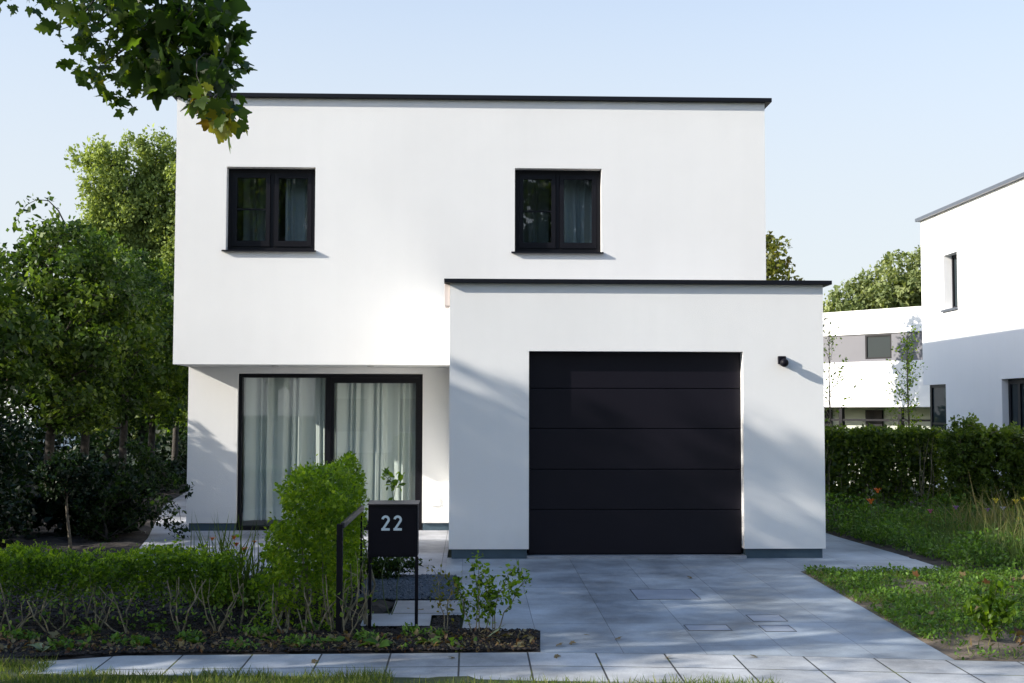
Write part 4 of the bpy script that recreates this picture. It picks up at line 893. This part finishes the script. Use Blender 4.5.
tag(leaves('leaf_litter', np.array(pts), .034, BROAD, M['dryleaf'], None, 0, 1.2, None, jit=.5), 'brown crumbled leaf litter over the front mulch', 'litter', None, 'stuff')
pts = []
while len(pts) < 1500:
    x = -4.4 + rng.random() * 4.3; y = 9.15 + .8 * rng.random()
    k = math.sin(x * 7.3 + 1) * math.sin(y * 11 + x * 3) + .25 * math.sin(x * 23)
    if in_poly((x, y), MUL) and k > .55: pts.append((x, y, gz(y) + .03 + .05 * rng.random()))
tag(leaves('bed_weeds', np.array(pts), .030, BROAD, M['lf_weed'], None, -.1, .6, rng.random(len(pts)) * .7, jit=.5), 'small green weeds spreading in the front bed', 'weeds', None, 'stuff')
# fallen leaves, each one a thing
def fallen(x, y, s, m, lab, grp):
    o = leaves('fallen_leaf', np.array([(0, 0, 0)]), s, MAPLE, M[m], None, 0, 3, None, jit=.0)
    o.location = (x, y, gz(y) + .035); return tag(o, lab, 'leaf', grp)
src = [fallen(-1.3, 9.3, .09, 'dryleaf', 'dry brown leaf lying on the dark mulch of the front bed', 'dry leaves on the front mulch') for _ in range(5)]
for i in range(44):
    c = src[i % 5].copy(); COL.objects.link(c); x = -3.5 + rng.random() * 3.9; y = 9.2 + rng.random() ** 1.5 * .75; c.location = (x, y, gz(y) + .035); c.rotation_euler = (rng.normal() * .4, rng.normal() * .4, rng.random() * 6.28); c.scale = [.45 + rng.random() * .5] * 3
fallen(.13, 9.42, .17, 'paleleaf', 'large pale green fallen leaf on the mulch at the driveway corner', None).location.z += .02
src = [fallen(4.2, 9.5, .08, 'dryleaf', 'dry orange brown leaf lying on the right lawn', 'dry leaves on the right lawn') for _ in range(4)]
for i in range(40):
    c = src[i % 4].copy(); COL.objects.link(c); x = 3.65 + rng.random() * 1.9; y = 9.05 + rng.random() ** 1.6 * 3.4; c.location = (x, y, gz(y) + .05); c.rotation_euler = (rng.normal() * .4, rng.normal() * .4, rng.random() * 6.28); c.scale = [.4 + rng.random() * .5] * 3
src = [fallen(.9, 9.6, .05, 'dryleaf', 'small dry leaf lying on the paving', 'small dry leaves on the paving')]
for x, y in ((.75, 9.45), (.66, 9.40), (1.13, 9.62), (-.45, 10.8), (-.52, 10.85), (-.43, 10.82), (2.2, 12.6), (1.9, 13.9), (-.1, 8.95), (.6, 8.98), (1.42, 8.95), (-2.0, 16.6), (-2.3, 13.6), (-1.9, 14.2), (-.7, 15.0), (2.02, 8.93), (-1.1, 8.85)):
    c = src[0].copy(); COL.objects.link(c); c.location = (x, y, gz(y) + .012); c.rotation_euler = (0, .2, rng.random() * 6.28)
# flowers
def flower(x, y, z, m, r, lab, grp):
    t = thing('flower', lab, 'flower', (x, y, gz(y)), 0, grp)
    h = z - gz(y); MB().tube([(0, 0, 0), (.01, 0, h * .5), (0, 0, h)], .003, 4).build('stem', M['stem_green'], t)
    mb = MB(); n = 8
    for k in range(n):
        a = 6.283 * k / n; b = a + .32; c_ = a - .32
        mb.add([(0, 0, h), (math.cos(b) * r * .7, math.sin(b) * r * .7, h + r * .7), (math.cos(a) * r, math.sin(a) * r, h + r * .95), (math.cos(c_) * r * .7, math.sin(c_) * r * .7, h + r * .7)], [(0, 1, 2, 3)])
    mb.build('petals', M[m], t); sphere_mb((0, 0, h + .006), r * .28, 5).build('flower_centre', M[m], t)
go = 'orange flowers behind the low hedge'
for x, z, q, l in ((-2.27, .315, .030, 'orange flower behind the hedge, leftmost of the patch'), (-2.08, .325, .034, 'orange flower behind the hedge, highest of the patch'), (-2.06, .265, .034, 'orange flower behind the hedge, in the middle of the patch'),
                   (-1.99, .215, .042, 'orange flower behind the hedge, largest and lowest right'), (-2.16, .20, .030, 'orange flower behind the hedge, low in the patch'), (-1.90, .29, .024, 'small orange flower nearest the tall bush')):
    flower(x, 11.2, z + .19, 'orange', q, l, go)
pts = [(-2.12 + rng.normal() * .16, 11.2 + rng.normal() * .1) for _ in range(420)]
tag(blades('feathery_foliage', 'feathery green foliage under the orange flowers', 'foliage', pts, .46, M['lf_grass'], .3, tint=rng.random(420) * .4, tpl=THIN), None, None)
for x, y, z, m, r, l in ((5.21, 16.4, .55, 'orange', .05, 'orange flower high before the dark hedge'), (5.12, 16.4, .41, 'orange', .055, 'orange flower low before the dark hedge near the garage'), (5.85, 16.3, .30, 'pink', .04, 'pink flower in the wild border'),
                         (6.26, 16.5, .33, 'purple', .04, 'purple flower in the wild border, left one'), (6.63, 16.4, .31, 'purple', .035, 'pale purple flower in the wild border, right one'), (6.74, 16.4, .42, 'yellow', .05, 'yellow flower in the border, left and high'),
                         (7.0, 16.4, .41, 'yellow', .05, 'yellow flower in the border, middle of the right cluster'), (7.08, 16.3, .43, 'yellow', .06, 'largest yellow flower in the border'), (6.96, 16.2, .20, 'yellow', .045, 'lowest yellow flower in the border'),
                         (7.14, 16.3, .30, 'orange', .05, 'orange flower at the right of the yellow ones'), (6.66, 16.0, .36, 'pale', .035, 'whitish flower between purple and yellow ones')):
    flower(x, y - .5, z + .07, m, r * 1.15, l, 'flowers in the side border')

# ------------------------------------------------------------------ letterbox and rail
lb = thing('letterbox', 'black letterbox on two thin legs with the number 22', 'letterbox', (-.605, 10.0, gz(10)))
def lp(mb, n, m, p=lb, bevel=0): return mb.xf(Matrix.Translation((.605, -10.0, -gz(10)))).build(n, m, p, bevel)
lp(MB().box(-.800, -.410, 9.95, 10.17, .50, .905), 'body', M['box'], bevel=.004)
lp(MB().box(-.786, -.424, 9.944, 9.9495, .515, .875), 'front_panel', M['box'], bevel=.002)
lp(MB().add([(-.806, 9.93, .908), (-.402, 9.93, .908), (-.402, 10.2, .918), (-.806, 10.2, .918), (-.806, 9.93, .916), (-.402, 9.93, .916), (-.402, 10.2, .926), (-.806, 10.2, .926)],
            [(0, 3, 2, 1), (4, 5, 6, 7), (0, 1, 5, 4), (1, 2, 6, 5), (2, 3, 7, 6), (3, 0, 4, 7)]), 'lid', M['boxlid'])
for x in (-.799, -.431): lp(MB().box(x, x + .026, 9.985, 10.011, -.30, .498), 'leg', M['box'], bevel=.002)
def digit(x, z, h):
    """a geometric numeral two as a thick ribbon"""
    w = h * .56; st = h * .155; r = w / 2 - st / 2; cx, cz = x + w / 2, z + h - r - st / 2
    P = [(cx + r * math.cos(R(a)), cz + r * math.sin(R(a))) for a in np.linspace(172, -38, 22)] + [(x + st * .62, z + st * .5)]
    mb = MB(); y0, y1 = 9.938, 9.9435
    for i in range(len(P) - 1):
        (ax, az), (bx, bz) = P[i], P[i + 1]
        def nrm(i):
            p, q = P[max(i - 1, 0)], P[min(i + 1, len(P) - 1)]; dx, dz = q[0] - p[0], q[1] - p[1]; l = math.hypot(dx, dz); return -dz / l * st / 2, dx / l * st / 2
        n0, n1 = nrm(i), nrm(i + 1)
        a0, a1, b0, b1 = (ax - n0[0], az - n0[1]), (ax + n0[0], az + n0[1]), (bx - n1[0], bz - n1[1]), (bx + n1[0], bz + n1[1])
        mb.quad((a0[0], y0, a0[1]), (b0[0], y0, b0[1]), (b1[0], y0, b1[1]), (a1[0], y0, a1[1]))
        mb.quad((a0[0], y1, a0[1]), (a0[0], y0, a0[1]), (a1[0], y0, a1[1]), (a1[0], y1, a1[1]))
        mb.quad((a1[0], y0, a1[1]), (b1[0], y0, b1[1]), (b1[0], y1, b1[1]), (a1[0], y1, a1[1])); mb.quad((b0[0], y0, b0[1]), (a0[0], y0, a0[1]), (a0[0], y1, a0[1]), (b0[0], y1, b0[1]))
    mb.box(x, x + w, y0 - .001, y1, z, z + st); return mb
for x in (-.695, -.600): lp(digit(x, .708, .118), 'digit', M['digits'])
rl = thing('low_rail', 'low dark metal rail with posts running back beside the bush', 'railing', (-1.0, 9.8, gz(9.8)))
def rp(mb, n, m, bevel=0): return mb.xf(Matrix.Translation((1.0, -9.8, -gz(9.8)))).build(n, m, rl, bevel)
rp(MB().box(-1.03, -.985, 9.79, 9.86, -.2, .77), 'post', M['box'], .003); rp(MB().box(-1.0, -.985, 11.57, 11.585, -.1, .737), 'post', M['box'])
rp(MB().box(-1.0, -.97, 9.8, 11.6, .738, .782), 'handrail', M['rail'], .004)

# ------------------------------------------------------------------ across the street: seen in the glass
for i, (x, y, r, zt) in enumerate([(-13, -15, 3.2, 12), (-7.5, -13, 3.0, 13), (-1.5, -15.5, 3.0, 12.5), (4, -13, 3.0, 13.5), (10, -15, 3.2, 12)]):
    lab = ['leftmost', 'second', 'middle', 'fourth', 'rightmost'][i]
    tree('roadside_tree', 'tall tree across the street, %s of five, seen reflected in the windows' % lab, 'tree', (x, y, -.17), zt, 'ball', (x, y, zt * .6), (r, r, zt * .4), 230, 60, .7, .28, 'lf_pleach', .22, 'tall trees across the street', limbs=18)
